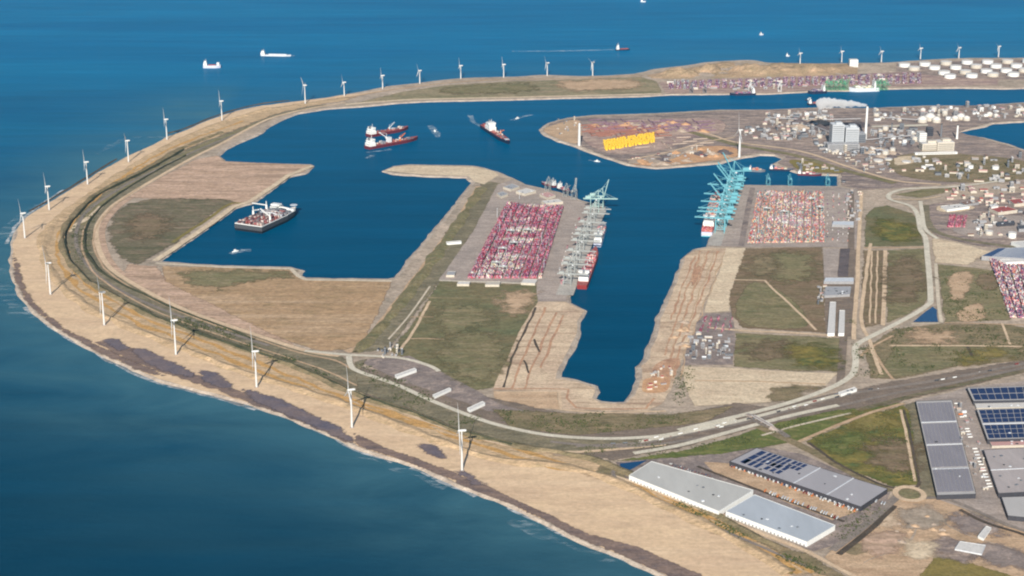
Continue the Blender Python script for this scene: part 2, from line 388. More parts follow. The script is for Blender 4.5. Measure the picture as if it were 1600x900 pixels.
from mathutils import kdtree
def soft_mat(name):
    k = name+'_soft'
    if k in MATS: return MATS[k]
    m = MATS[name].copy(); m.name = k; t = m.node_tree; p = [n for n in t.nodes if n.type == 'BSDF_PRINCIPLED'][0]
    tc = N(t, 'ShaderNodeTexCoord').outputs['Object']
    e = N(t, 'ShaderNodeAttribute', attribute_name='edge').outputs['Fac']
    n = noi(t, tc, 38, 6, 0.7, 0.3)
    mr = N(t, 'ShaderNodeMapRange'); mr.inputs[1].default_value = 0.25; mr.inputs[2].default_value = 0.75; mr.inputs[3].default_value = -0.8; mr.inputs[4].default_value = 0.8; mr.clamp = False
    t.links.new(n, mr.inputs[0])
    ad = N(t, 'ShaderNodeMath', operation='ADD'); t.links.new(e, ad.inputs[0]); t.links.new(mr.outputs[0], ad.inputs[1])
    t.links.new(ramp(t, ad.outputs[0], -0.35, 0.35), p.inputs['Alpha'])
    MATS[k] = m; return m
def soft(name, px, mat, lvl, width=16.0, smooth=False, cell=None, kind='structure'):
    """natural patch whose edge frays into its surroundings"""
    z = lz(lvl); p = [at(x, y, z) for x, y in px]
    p = cr(p, 5, True) if smooth else p
    p = jit(resample(p, 14, True), width*0.5, 80); n = len(p)
    kd = kdtree.KDTree(n)
    for i, q in enumerate(p): kd.insert(q, i)
    kd.balance()
    x0, x1 = min(q.x for q in p)-width, max(q.x for q in p)+width; y0, y1 = min(q.y for q in p)-width, max(q.y for q in p)+width
    c = cell or max(width*0.55, math.sqrt((x1-x0)*(y1-y0)/9000)); nx, ny = int((x1-x0)/c)+2, int((y1-y0)/c)+2
    V = []; E = []
    for j in range(ny):
        y = y0+j*c; xs = []
        for i in range(n):
            a_, b_ = p[i], p[i-1]
            if (a_.y > y) != (b_.y > y): xs.append(a_.x+(b_.x-a_.x)*(y-a_.y)/(b_.y-a_.y))
        xs.sort()
        for i in range(nx):
            x = x0+i*c; ins = sum(1 for q in xs if q < x) % 2
            d = kd.find(Vector((x, y, z)))[2]; V.append((x, y, z)); E.append(max(-2.0, min(3.0, (d if ins else -d)/width)))
    idx = {}; VV = []; EE = []; F = []
    for j in range(ny-1):
        for i in range(nx-1):
            q = (j*nx+i, j*nx+i+1, (j+1)*nx+i+1, (j+1)*nx+i)
            if max(E[k] for k in q) <= -1.2: continue
            f = []
            for k in q:
                if k not in idx: idx[k] = len(VV); VV.append(V[k]); EE.append(E[k])
                f.append(idx[k])
            F.append(tuple(f))
    mb = MB(); mb.add(VV, F); o = mb.build(name, soft_mat(mat))
    at_ = o.data.attributes.new('edge', 'FLOAT', 'POINT'); at_.data.foreach_set('value', EE)
    return tag(o, kind=kind)
# ------------------------------------------------------------------ the land, its shores and the sea
W_ = [(1210,985),(1130,945),(1045,900),(975,870),(900,838),(850,812),(800,788),(750,770),(700,747),(637,722),(560,697),(500,670),(462,654),(400,632),(350,618),(300,606),(250,592),(220,580),(150,547),(80,507),(42,470),(25,440),(20,412),(21,385),(28,358),(45,337),(75,318),(120,291),(160,266),(200,244),(240,226),(262,214),(290,204),(325,188),(375,172),(412,165),(450,160),(500,154),(550,146),(600,136),(650,130),(725,122),(800,120),(850,117),(912,119),(982,116),(1000,113),(1030,107),(1075,102),(1100,98),(1137,95),(1175,94),(1200,98),(1250,100),(1300,99),(1375,98),(1425,95),(1500,91),(1600,90),(1800,84)]
INNER = [(1800,128),(1640,131),(1600,137),(1570,138),(1500,136.5),(1375,138),(1330,141),(1287,141),(1200,146),(1125,146.5),(1050,147),(1000,150),(950,151),(900,152),(800,155),(675,157.5),(625,160),(560,166),(512,169),(462,177),(435,188),(415,199),(408,207),(375,221),(350,233),(340,243),(352,252),(400,254.5),(485,257),(487,260),(475,270),(450,275),(427,292),(400,312),(390,317),(365,324),(340,343),(300,370),(245,408),(340,414.5),(455,417.5),(472,422),(468,429),(477,434),(605,436),(617,434),(627,424),(640,405),(675,365),(710,322),(733,294),(740,284),(730,276.5),(665,274),(615,271),(600,266.5),(615,259.5),(640,257),(740,259),(760,263),(776,268),(800,278),(820,288),(846,294),(872,300),(892,307),(914,315),(942,323),(930,352),(908,410),(887,463),(886,472),(914,484),(902,501),(902,521),(897,539),(882,559),(873,579),(871,589),(902,593),(928,602),(931,611),(926,621),(940,627),(960,629),(977,628),(989,617),(1000,590),(998,572),(1012,559),(1013,544),(1023,527),(1029,498),(1041,475),(1055,440),(1070,402),(1087,389),(1108,385),(1112,372),(1120,350),(1126,326),(1140,296),(1152,289),(1230,290),(1312,291),(1312,273),(1290,272),(1250,270),(1230,263),(1212,255),(1226,247),(1212,242),(1187,241),(1150,247),(1125,254),(1087,257),(1025,262),(982,256.5),(937,242),(900,228),(875,220),(852,210),(845,202),(857,192),(887,184),(925,180),(1025,177),(1125,171.5),(1200,171.5),(1275,168),(1355,169),(1450,165),(1525,165),(1600,160),(1800,152),(1800,186),(1600,189),(1550,192),(1535,197),(1497,205),(1500,210),(1537,215),(1575,225),(1600,234),(1800,246),(2050,246),(2050,985)]
outer = jit(resample(cr([at(x,y,LAND) for x,y in W_], 6), 30), 9, 110)
inner = jit(resample([at(x,y,LAND) for x,y in INNER], 24), 5, 45, 4.0)
land_poly = outer+inner
def land():
    p = land_poly; n = len(p)
    area = sum(a.x*b.y-b.x*a.y for a, b in zip(p, p[1:]+p[:1]))
    sg = 1 if area > 0 else -1
    tri = geometry.tessellate_polygon([p]); fs = []
    for a, b, c in tri: fs.append((a,b,c) if (p[b]-p[a]).cross(p[c]-p[a]).z > 0 else (a,c,b))
    mb = MB(); mb.add(p, fs); tag(mb.build('land', 'land_sand'), kind='structure')
    sk = MB(); V = []; F = []
    for i in range(n):
        d = (p[(i+2)%n]-p[i-2]); nrm = Vector((d.y, -d.x, 0)).normalized()*sg
        wv = 26+8*noise.noise(Vector((p[i].x/60, p[i].y/60, 2)))
        V += [p[i]-nrm*9+Vector((0,0,0.15)), p[i]+nrm*2, p[i]+nrm*wv*0.6+Vector((0,0,-7))]
    for i in range(n):
        j = (i+1) % n
        for k in range(2):
            f = (i*3+k, i*3+k+1, j*3+k+1, j*3+k); F.append(f if sg > 0 else tuple(reversed(f)))
    sk.add(V, F); tag(sk.build('shore_bank', 'bank_stone'), kind='structure')
land()
def sea():
    # one sheet to the horizon; fine cells where the coast is, with shallows, harbour and the painted far sheen stored on it
    xs = [-45000,-30000,-18000,-10000,-7000]+[-5600+90*i for i in range(125)]+[7000,10000,18000,30000,45000]
    ys = [-45000,-20000,-6000,0,1500]+[2200+90*i for i in range(95)]+[10800+300*i for i in range(30)]+[21000,26000,34000,48000]
    coast = outer[::2]; beach = [(p.x, p.y) for p in coast]
    from mathutils import kdtree
    kd = kdtree.KDTree(len(coast)); kin = kdtree.KDTree(len(inner))
    for i, p in enumerate(coast): kd.insert(p, i)
    for i, p in enumerate(inner): kin.insert(p, i)
    kd.balance(); kin.balance(); V = []; sh = []; hb = []; of = []
    for y in ys:
        for x in xs:
            v = Vector((x, y, 0)); V.append(v); d = kd.find(Vector((x, y, LAND)))[2]; di = kin.find(Vector((x, y, LAND)))[2]
            west = min(1.0, max(0.0, (x+3300)/-500.0+0.0)) if y > 3800 else 0.0
            reach = 260+330*(0.5+0.5*noise.noise(v/700))
            s = math.exp(-max(0, d-30)/reach)*0.72
            if y > 7800 and x > -1500: s *= 0.4
            sh.append(s if d < di else 0.0); hb.append(1.0 if di < d else 0.0); of.append(min(1.0, max(0.0, (y-3600+0.12*x+500*noise.noise(v/1500))/6500)))  # last value grows away from the camera and drives the painted sky sheen
    nx = len(xs); F = [(j*nx+i, j*nx+i+1, (j+1)*nx+i+1, (j+1)*nx+i) for j in range(len(ys)-1) for i in range(nx-1)]
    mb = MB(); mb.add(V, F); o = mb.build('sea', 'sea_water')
    a = o.data.attributes.new('shallow', 'FLOAT', 'POINT'); a.data.foreach_set('value', sh)
    a = o.data.attributes.new('harbour', 'FLOAT', 'POINT'); a.data.foreach_set('value', hb)
    a = o.data.attributes.new('far_sheen', 'FLOAT', 'POINT'); a.data.foreach_set('value', of)
    tag(o, kind='structure')
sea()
# beach, dunes and the road behind them
B_ = [(1330,950),(1235,897),(1150,845),(1050,795),(960,752),(880,728),(800,722),(740,708),(650,675),(560,640),(480,612),(400,588),(340,567),(275,540),(220,518),(163,494),(130,475),(100,450),(80,425),(70,402),(67,385),(74,362),(92,340),(122,318),(162,289),(202,263),(262,228),(300,210),(350,190),(420,169),(500,157.5),(560,149),(600,141)]
C_ = [(1380,950),(1290,893),(1230,862),(1180,838),(1100,795),(1020,757),(975,738),(930,719),(880,709),(800,696),(712,672),(640,644),(575,623),(500,589),(440,564),(395,549),(312,521),(240,494),(200,474),(160,451),(140,439),(125,424),(109,406),(102,380),(107,355),(122,336),(152,306),(202,280),(240,261),(287,234),(350,209),(400,189.5),(430,178),(480,166.5),(540,157)]
E_ = [(900,683),(800,669),(750,654),(675,625),(620,600),(560,572),(530,556),(475,547),(400,523),(312,493),(250,466),(190,432),(165,410),(152,380),(152,352),(172,325),(200,305),(250,275),(300,247),(350,222),(390,200),(425,184),(475,171),(540,160)]
sheet('beach', W_[:36]+list(reversed(B_)), 'beach_sand', 1, 8)
soft('dune', B_[:-1]+list(reversed(C_)), 'dune_grass', 2, 26)
soft('verge', C_[6:-1]+list(reversed(E_)), 'verge', 1, 10)
A_ = [(552,676),(600,699),(637,711),(700,734),(750,756),(800,778),(860,806),(920,834),(1000,856),(1090,896),(1240,985)]
soft('wet_sand', A_+[(1210,985),(1130,945),(1045,900),(975,870),(900,838),(850,812),(800,788),(750,770),(700,747),(637,722),(560,697)], 'wet_sand', 3, 8)
soft('wet_sand', [(62,482),(100,512),(150,538),(190,556),(232,574),(262,588),(220,580),(150,547),(80,507),(42,470),(25,440),(20,412),(22,396),(30,420),(40,452)], 'wet_sand', 3, 12)
soft('wet_sand', [(150,534),(185,536),(225,548),(262,567),(300,584),(345,600),(372,610),(420,624),(480,648),(530,676),(552,690),(556,697),(500,672),(440,646),(400,634),(345,611),(300,596),(250,580),(200,562)], 'wet_sand', 3, 14)
for q in ([(162,532),(182,530),(202,543),(186,547)], [(208,547),(226,545),(262,563),(296,581),(300,589),(272,584),(232,568)], [(310,582),(326,579),(356,594),(368,605),(345,606),(318,595)], [(376,607),(420,619),(480,642),(530,670),(550,687),(520,680),(460,653),(404,630)], [(648,694),(676,697),(696,708),(690,716),(666,706)], [(716,738),(728,737),(745,748),(758,757),(740,756)]):
    soft('tide_pool', q, 'wet_pool', 4, 18, True)
for pts, wd in (([(40,480),(85,514),(150,551),(222,584),(300,611),(400,637),(462,658)], 16), ([(462,659),(505,675),(560,702),(610,722)], 20), ([(640,731),(690,752),(745,776)], 14), ([(795,793),(850,818),(905,844),(980,876),(1050,906),(1130,950)], 20), ([(165,560),(230,592),(270,604),(330,618),(400,640)], 12), ([(12,380),(28,350),(60,322),(100,297)], 14)):
    ribbon('surf', pts, wd, 'surf_foam', 0, 8, z=0.35, kind='stuff', wamp=0.7)
for pts, wd in (([(-60,390),(0,368),(22,350),(45,331),(75,316)], 60), ([(0,415),(8,455),(28,478),(60,505)], 70), ([(150,240),(200,217),(260,213)], 34), ([(1010,886),(900,858),(800,812)], 40), ([(700,760),(640,738),(560,712)], 30)):
    ribbon('surf', pts, wd, 'thin_foam', 0, 16, z=0.25, kind='stuff', wamp=0.6)
# stone groyne lying off the western shore
ribbon('breakwater', [(45,331),(75,314),(120,287),(160,262),(182,249)], 16, 'dark_soil', 0, 2, z=-1.0, prof=[(-0.5,0),(-0.15,4),(0.15,4),(0.5,0)])
ribbon('breakwater', [(262,209),(292,200),(330,184),(378,169),(412,162),(452,157.5)], 18, 'dark_soil', 0, 2, z=-1.0, prof=[(-0.5,0),(-0.15,4),(0.15,4),(0.5,0)])
DUNE = [(-0.5,0),(-0.25,0.55),(0.0,1.0),(0.2,0.8),(0.5,0)]
def dune(pts, w, h, mat, lvl=2, amp=6, name='dune'):
    ribbon(name, pts, w, mat, lvl, amp, prof=[(o, q*h) for o, q in DUNE], wamp=0.5)
off = lambda P, dx, dy: [(x+dx, y+dy) for x, y in P]
mid = lambda P, Q, t: [(a[0]*(1-t)+b[0]*t, a[1]*(1-t)+b[1]*t) for a, b in zip(P, Q)]
dune(B_[1:30], 40, 5, 'dune_grass', 1)
for tt, ww in ((0.3, 16), (0.62, 13)):
    ribbon('dune', [(B_[i][0]*(1-tt)+C_[i][0]*tt, B_[i][1]*(1-tt)+C_[i][1]*tt) for i in range(1, 30)], ww, 'ochre_strip', 3, 14, wamp=0.9)
for tt, ww in ((0.3, 7), (0.78, 8)):
    ribbon('path', [(C_[i][0]*(1-tt)+E_[i-7][0]*tt, C_[i][1]*(1-tt)+E_[i-7][1]*tt) for i in range(9, 25)], ww, 'dry_sand', 4, 3)
dune(mid(B_[3:31], C_[4:32], 0.45), 38, 7, 'ochre_grass', 1, 10) if False else None
dune(off(C_[2:31], -4, -2), 34, 6, 'scrub', 1)
dune(C_[9:30], 14, 7, 'hedge_ground', 2, 3, 'hedge_bank')
dune([(395,550),(345,533),(312,522),(270,505),(240,494),(205,477)], 16, 8, 'hedge_ground', 2, 3, 'hedge_bank')
dune([(398,531),(350,511),(300,493),(262,478),(225,460),(190,443),(160,425),(142,405),(133,382),(135,355),(152,330),(185,303),(235,272),(290,243)], 12, 4, 'hedge_ground', 2, 3, 'hedge_bank')
ribbon('verge', [(420,540),(320,507),(240,478),(175,446),(138,416),(120,385),(122,352),(142,325),(190,293),(240,267),(300,238),(360,213),(420,187)], 14, 'asphalt_road', 3)
ribbon('verge', [(420,186),(355,213),(325,224),(257,258),(200,290),(150,325),(128,352)], 34, 'olive_field', 2, 4)
ribbon('path', [(160,322),(145,334),(130,345),(117,352),(108,362)], 22, 'pale_sand', 3, 6)
ribbon('path', E_[6:], 20, 'path', 4)
ribbon('path', [(E[0]+9, E[1]+1) for E in E_[10:18]], 26, 'pink_sand', 3)
# ---- west fields
soft('field', [(352,252),(485,258),(475,268),(448,275),(427,291),(390,314),(362,321),(300,314),(240,311),(205,308),(255,276),(305,249),(340,243)], 'pink_sand', 1, 10)
soft('field', [(240,311),(360,314),(325,338),(228,407),(196,404),(173,376),(173,348),(195,322)], 'dark_field', 2, 26, True)
ribbon('path', [(488,259),(450,274),(427,291),(390,315),(364,323),(338,343),(300,369),(243,407)], 26, 'pale_sand', 4, 3, False)
ribbon('bank', [(380,318),(360,318),(333,336),(300,358),(270,379)], 16, 'ochre_grass', 3, 5)
soft('field', [(255,416),(455,420),(470,436),(612,440),(566,536),(540,546),(500,548),(440,530),(370,498),(300,468),(255,440)], 'tan_field', 1, 10)
ribbon('path', [(243,411),(340,417),(455,420),(466,431),(477,437),(612,439)], 16, 'canal_bank', 3, 2, False)
soft('field', [(200,412),(245,416),(260,440),(320,470),(420,520),(470,543),(400,521),(312,491),(250,464),(192,432)], 'pink_sand', 2, 10)
soft('field', [(270,425),(360,422),(452,424),(450,432),(400,438),(350,452),(300,444)], 'olive_field', 2, 60)
# ---- north strip
soft('field', [(560,160),(625,144),(700,133),(800,127),(900,124),(1000,120),(1026,127),(1034,145),(900,148.5),(800,151),(675,154)], 'north_field', 1, 10)
ribbon('path', [(540,163),(625,156.5),(675,154.5),(800,152),(900,149.5),(1000,147.5),(1034,146.5)], 30, 'pale_sand', 3, 4)
ribbon('path', [(545,152),(600,142),(650,135),(725,127),(800,124),(900,122),(1000,118)], 18, 'dry_sand', 3, 4)
sheet('terminal_ground', [(1030,128),(1100,124),(1250,119),(1420,112),(1470,120),(1560,124),(1560,133),(1375,136),(1290,140),(1200,145),(1040,146)], 'purple_ground', 2)
sheet('tank_ground', [(1400,99),(1500,95),(1640,93),(1640,126),(1560,124),(1470,121),(1400,112)], 'works_ground', 1)
def hills():
    # sand hills on the far headland: a grid of heights
    V = []; F = []; nx, ny = 70, 18
    for j in range(ny):
        for i in range(nx):
            u, v = i/(nx-1), j/(ny-1)
            x = 1000+340*u; yb = 124-6*u; yt = 116-22*min(1, u*2.6)+5*max(0, u-0.4)
            p = at(x, yb+(yt+3-yb)*v, LAND+0.2)
            e = min(1, 5*u, 5*(1-u))*math.sin(math.pi*v)
            p.z += e*(14+46*noise.fractal(Vector((p.x/170, p.y/260, 0)), 0.9, 2.0, 5))
            V.append(p)
    for j in range(ny-1):
        for i in range(nx-1): F.append((j*nx+i, j*nx+i+1, (j+1)*nx+i+1, (j+1)*nx+i))
    mb = MB(); mb.add(V, F); tag(mb.build('hill', 'hill'), kind='structure')
hills()
# ---- dike and left terminal
soft('dike', [(545,552),(570,538),(628,462),(700,360),(745,300),(752,285),(768,284),(790,288),(738,364),(690,436),(640,500),(606,546)], 'verge', 1, 10)
ribbon('path', [(541,549),(575,531),(620,473),(672,405),(716,345),(748,291)], 28, 'dry_sand', 3, 5)
dune([(556,551),(605,500),(650,442),(700,372),(752,294)], 40, 7, 'olive_field', 2, 3, 'dike')
ribbon('ditch', [(607,530),(640,492),(672,447)], 7, 'canal_bank', 4)
sheet('sand_spit', [(602,266.5),(616,260.5),(640,258.5),(738,260.5),(772,268),(780,274),(756,288),(742,284),(731,275),(665,273)], 'pale_sand', 1, 5)
sheet('terminal_ground', [(778,288),(800,281),(822,290),(872,302),(914,317),(941,325),(929,352),(907,410),(886,462),(884,471),(840,471),(838,443),(686,437),(738,364)], 'concrete', 3, 3)
ribbon('quay', [(936,328),(924,354),(902,410),(882,461)], 60, 'quay_concrete', 4, 0, False)
soft('field', [(688,440),(837,445),(843,470),(828,500),(775,604),(700,604),(680,590),(610,548),(650,497)], 'green_field', 2, 10)
ribbon('path', [(668,465),(720,466),(775,467),(840,470)], 20, 'olive_field', 4, 4)
ribbon('path', [(672,470),(660,492),(645,520),(626,545)], 10, 'path', 4, 4)
for y in (495,529): ribbon('path', [(642,y),(665,y),(694,y+1)], 7, 'dry_sand', 4, 3)
soft('field', [(700,560),(770,560),(790,575),(775,604),(700,604)], 'olive_field', 3, 10, True)
ribbon('road', [(686,438),(740,440),(800,442),(838,443)], 12, 'road', 5, 0)
# ---- basin banks under construction
sheet('work_ground', [(840,472),(884,472),(914,485),(901,503),(901,521),(881,559),(871,580),(869,592),(902,596),(927,605),(930,612),(924,622),(940,630),(940,641),(880,641),(871,612),(770,609),(815,510)], 'work_sand', 3, 5)
for q in ([(838,480),(822,512),(800,560),(786,605)], [(852,480),(838,512),(815,565),(800,606)], [(868,488),(850,530),(828,585),(820,606)], [(880,492),(866,525),(845,575)], [(835,530),(842,550)], [(820,563),(828,583)]):
    ribbon('track', q, 7, 'rust_sand' if q[0][0] > 850 else 'dark_soil', 4, 5, wamp=0.5)
ribbon('track', [(772,607),(850,607),(888,608),(886,622),(900,637),(960,639),(1010,638),(1022,622)], 7, 'rust_sand', 4, 2, False)
ribbon('track', [(776,612),(874,612),(876,640),(940,645),(1040,642)], 9, 'path', 4, 2, False)
sheet('work_ground', [(770,611),(871,613),(874,640),(790,634),(775,626)], 'dry_sand', 2, 5)
sheet('work_ground', [(1071,401),(1087,391),(1108,387),(1134,388),(1122,425),(1098,476),(1080,530),(1060,572),(1048,610),(1032,632),(1010,642),(940,642),(940,630),(978,631),(992,617),(1004,590),(1002,572),(1016,559),(1018,544),(1027,527),(1033,498),(1044,475),(1058,440)], 'work_sand', 3, 5)
for q in ([(1095,392),(1078,440),(1055,505),(1038,555)], [(1108,392),(1090,440),(1068,500),(1048,560),(1030,610)], [(1122,392),(1105,440),(1085,490),(1065,540),(1050,590)], [(1086,400),(1070,440),(1048,500)]):
    ribbon('track', q, 6, 'rust_sand', 4, 8, wamp=0.8); ribbon('track', off(q, 9, 2), 4, 'dry_sand', 4, 10, wamp=0.9)
soft('work_ground', [(1085,424),(1095,414),(1093,436),(1082,446)], 'rust_sand', 4, 16, True)
sheet('work_ground', [(1024,570),(1062,560),(1050,590),(1020,600)], 'rust_sand', 4, 8, True)
sheet('work_ground', [(1010,592),(1045,590),(1040,612),(1006,612)], 'ochre_heap', 5, 6, True)
# ---- right terminal and the fields behind it
sheet('terminal_ground', [(1153,290),(1310,292),(1345,297),(1345,318),(1338,388),(1290,386),(1165,386),(1112,384),(1114,372),(1122,350),(1128,326),(1142,297)], 'concrete', 3, 3)
ribbon('quay', [(1148,295),(1133,328),(1126,352),(1116,384)], 50, 'quay_concrete', 4, 0, False)
ribbon('track', [(1176,293),(1168,330),(1158,384)], 22, 'asphalt_yard', 5, 0, False)
sheet('work_ground', [(1134,387),(1166,388),(1155,420),(1142,455),(1140,486),(1100,488),(1108,462),(1124,425)], 'pale_sand', 2, 5)
soft('field', [(1166,388),(1285,386),(1288,440),(1291,520),(1240,517),(1160,512),(1142,490),(1140,462)], 'brown_field', 2, 10)
soft('field', [(1150,520),(1312,528),(1311,580),(1240,579),(1147,573)], 'olive_field', 2, 10)
ribbon('path', [(1143,437),(1194,438),(1206,450),(1222,464),(1250,490),(1275,516)], 9, 'path', 4, 2, False)
ribbon('path', [(1110,512),(1160,516),(1240,520),(1312,525)], 14, 'path', 4, 3)
soft('field', [(1180,440),(1240,470),(1260,510),(1170,508),(1150,480)], 'olive_field', 3, 10, True)
sheet('work_ground', [(1090,490),(1142,488),(1150,520),(1146,570),(1066,570),(1078,530)], 'asphalt_yard', 2, 8)
sheet('work_ground', [(1064,572),(1147,575),(1240,581),(1312,583),(1290,602),(1222,604),(1205,628),(1085,634),(1072,606)], 'pale_sand', 3, 6)
soft('field', [(1205,606),(1240,602),(1290,604),(1255,612),(1240,626),(1208,628)], 'scrub', 4, 30)
ribbon('track', [(1085,594),(1180,596),(1290,600)], 8, 'dry_sand', 4, 3)
sheet('terminal_ground', [(1286,388),(1338,390),(1331,525),(1316,527),(1291,522),(1287,440)], 'rail_bed', 4, 3)
sheet('terminal_ground', [(1286,388),(1312,388),(1308,440),(1288,440)], 'concrete', 5, 2)
sheet('track', [(1313,388),(1328,388),(1325,432),(1309,432)], 'coal', 5, 2)
ribbon('path', [(1346,300),(1341,390),(1340,440),(1335,500),(1334,530)], 14, 'path', 5, 2, False)
ribbon('rail_bed', [(1330,300),(1330,388),(1326,450),(1318,530),(1313,600)], 24, 'rail_bed', 4, 0, False)
ribbon('path', [(1360,380),(1352,440),(1346,500),(1358,530),(1368,560),(1378,585)], 12, 'path', 5, 3)
soft('field', [(1353,336),(1366,324),(1385,321),(1428,334),(1436,358),(1445,384),(1351,385)], 'green_field', 4, 10)
soft('field', [(1350,391),(1380,391),(1380,505),(1352,512),(1346,470)], 'brown_field', 4, 10)
for x in (1362, 1371): ribbon('path', [(x,392),(x-1,440),(x-3,505)], 6, 'path', 5, 3)
ribbon('path', [(1383,391),(1382,440),(1380,508)], 14, 'path', 5, 2)
soft('field', [(1387,391),(1444,388),(1449,440),(1448,472),(1420,490),(1386,505)], 'olive_field', 4, 10)
ribbon('path', [(1350,387),(1400,387),(1444,386)], 12, 'dry_sand', 5, 2)
soft('field', [(1466,413),(1510,417),(1557,424),(1570,480),(1580,500),(1476,503)], 'olive_field', 4, 10)
soft('field', [(1486,430),(1516,426),(1512,450),(1492,470),(1484,450)], 'dry_sand', 5, 22, True)
soft('field', [(1496,488),(1528,474),(1540,492),(1530,500),(1500,501)], 'dry_sand', 5, 18, True)
soft('field', [(1528,430),(1552,428),(1558,450),(1536,452)], 'brown_field', 6, 18, True)
soft('field', [(1456,372),(1500,380),(1548,393),(1530,402),(1512,414),(1463,410)], 'pale_sand', 4, 10)
soft('field', [(1398,514),(1470,506),(1570,506),(1640,520),(1640,560),(1500,572),(1400,592),(1362,590),(1350,545)], 'scrub', 3, 10)
soft('field', [(1400,540),(1570,541),(1600,552),(1500,570),(1420,586),(1370,590)], 'olive_field', 4, 10)
ribbon('path', [(1390,540),(1480,540),(1575,541),(1640,543)], 12, 'path', 5, 2)
ribbon('path', [(1476,504),(1550,506),(1640,508)], 8, 'dry_sand', 5, 2)
ribbon('path', [(1566,505),(1578,538)], 8, 'path', 5, 2)
ribbon('ditch', [(1512,542),(1522,562)], 10, 'dark_soil', 5, 2)
for q in ([(1358,530),(1372,560),(1394,592)], [(1395,524),(1372,536),(1345,556)]): ribbon('path', q, 9, 'dry_sand', 5, 3)
sheet('pond', [(1457,479),(1464,484),(1466,503),(1426,503)], 'pond_water', 5, 2)
ribbon('path', [(1462,412),(1466,470),(1471,504)], 12, 'canal_bank', 6, 0)
ribbon('path', [(1424,506),(1468,505)], 12, 'canal_bank', 6, 0)
# ---- curving pale road
ribbon('road', [(1560,283),(1498,291),(1440,294),(1410,296),(1390,303),(1392,312),(1421,321),(1433,334),(1438,358),(1446,372),(1449,400),(1452,430),(1454,468),(1450,476),(1428,491),(1380,516),(1342,536),(1336,548),(1337,566),(1332,584),(1310,600),(1270,617),(1230,630),(1190,641),(1120,658),(1060,672)], 20, 'road', 7, 0, True)
ribbon('road', [(1438,314),(1441,334),(1446,358),(1465,373)], 16, 'road', 7)
ribbon('path', [(1393,311),(1440,311),(1470,306)], 10, 'path', 6)
soft('field', [(1398,304),(1440,296),(1500,293),(1470,302),(1438,309)], 'olive_field', 4, 10)
# ---- circular works in the east
soft('works_ground', [(1448,322),(1500,312),(1600,300),(1660,300),(1660,395),(1560,388),(1500,378),(1460,366),(1450,345)], 'works_ground', 4, 10, True)
soft('works_ground', [(1492,350),(1540,340),(1600,338),(1592,362),(1560,372),(1520,370),(1492,362)], 'concrete', 5, 10, True)
ribbon('verge', [(1446,320),(1449,345),(1460,360),(1490,371),(1540,380),(1600,388)], 30, 'verge', 5, 3)
soft('bank', [(1467,322),(1500,320),(1524,324),(1500,331),(1470,330)], 'pale_sand', 6, 10, True)
# ---- peninsula and power works
soft('works_ground', [(850,203),(862,192),(890,186),(930,182),(1030,179),(1130,173.5),(1275,170),(1450,167),(1600,162),(1660,160),(1660,187),(1600,188),(1548,191),(1494,206),(1540,217),(1600,236),(1660,240),(1660,300),(1560,282),(1480,288),(1345,297),(1316,290),(1314,272),(1252,268),(1232,262),(1216,254),(1230,246),(1212,240),(1187,239),(1148,245),(1087,255),(1025,260),(984,255),(940,241)], 'works_ground', 1, 10)
soft('works_ground', [(905,200),(940,190),(1030,186),(1120,186),(1130,205),(1080,215),(1030,235),(960,240),(920,226)], 'purple_ground', 2, 10, True)
soft('works_ground', [(985,254),(1050,238),(1110,228),(1152,232),(1152,244),(1087,254),(1025,259)], 'ochre_heap', 2, 10, True)
soft('bank', [(850,204),(868,194),(905,188),(905,222),(880,219)], 'dry_sand', 2, 10, True)
soft('bank', [(985,250),(1030,240),(1090,228),(1040,252),(990,256)], 'gravel_heap', 3, 10, True)
ribbon('road', [(1060,200),(1110,210),(1150,222),(1250,236),(1330,262),(1400,282),(1470,288)], 18, 'path', 5, 3)
ribbon('verge', [(1080,206),(1150,226),(1240,242),(1320,266),(1400,286)], 40, 'olive_field', 4, 6)
ribbon('path', [(980,250),(1050,236),(1100,222),(1150,214)], 12, 'path', 5, 3)
soft('field', [(1236,250),(1290,256),(1320,268),(1300,270),(1250,266)], 'ochre_grass', 3, 10, True)
soft('field', [(1390,232),(1500,240),(1600,252),(1600,280),(1480,284),(1400,270)], 'scrub', 3, 10, True)
soft('coal_yard', [(1255,195),(1290,191),(1300,196),(1275,200)], 'coal', 3, 10, True)
soft('coal_yard', [(1315,193),(1345,190),(1360,197),(1330,200)], 'coal', 3, 10, True)
soft('coal_yard', [(1340,232),(1420,224),(1440,236),(1370,246)], 'asphalt_yard', 3, 10, True)
sheet('road', [(1362,196.5),(1450,194),(1450,196.5),(1362,199)], 'road', 6, 0)
soft('bank', [(1400,246),(1430,244),(1432,252),(1402,258)], 'pale_sand', 4, 10, True)
# ---- the road and rail corridor
soft('verge', [(640,588),(760,620),(900,650),(1040,650),(1150,630),(1200,636),(1300,617),(1400,596),(1500,579),(1640,557),(1640,572),(1500,606),(1412,626),(1340,646),(1200,662),(1060,700),(960,718),(880,708),(712,672),(575,622),(556,572)], 'rail_bed', 3, 10)
soft('scrub', [(770,640),(880,645),(1040,648),(1150,634),(1100,660),(900,680),(800,668)], 'scrub', 4, 10)
soft('verge', [(600,594),(680,628),(760,660),(860,684),(1000,686),(1000,700),(880,706),(800,694),(712,668),(640,640),(560,610),(556,580)], 'verge', 4, 10)
sheet('work_ground', [(560,562),(640,556),(690,580),(760,620),(790,634),(860,650),(760,642),(680,612),(620,594)], 'asphalt_yard', 4, 8)
soft('field', [(552,566),(575,560),(560,580)], 'verge', 5, 10)
ribbon('road', [(545,556),(548,570),(560,580),(620,601),(675,626),(750,655),(800,669),(860,680),(940,685),(1020,682),(1080,672),(1150,655)], 18, 'road', 6)
ribbon('road', [(476,548),(540,554),(580,556),(630,560),(670,571),(686,580)], 16, 'road', 6)
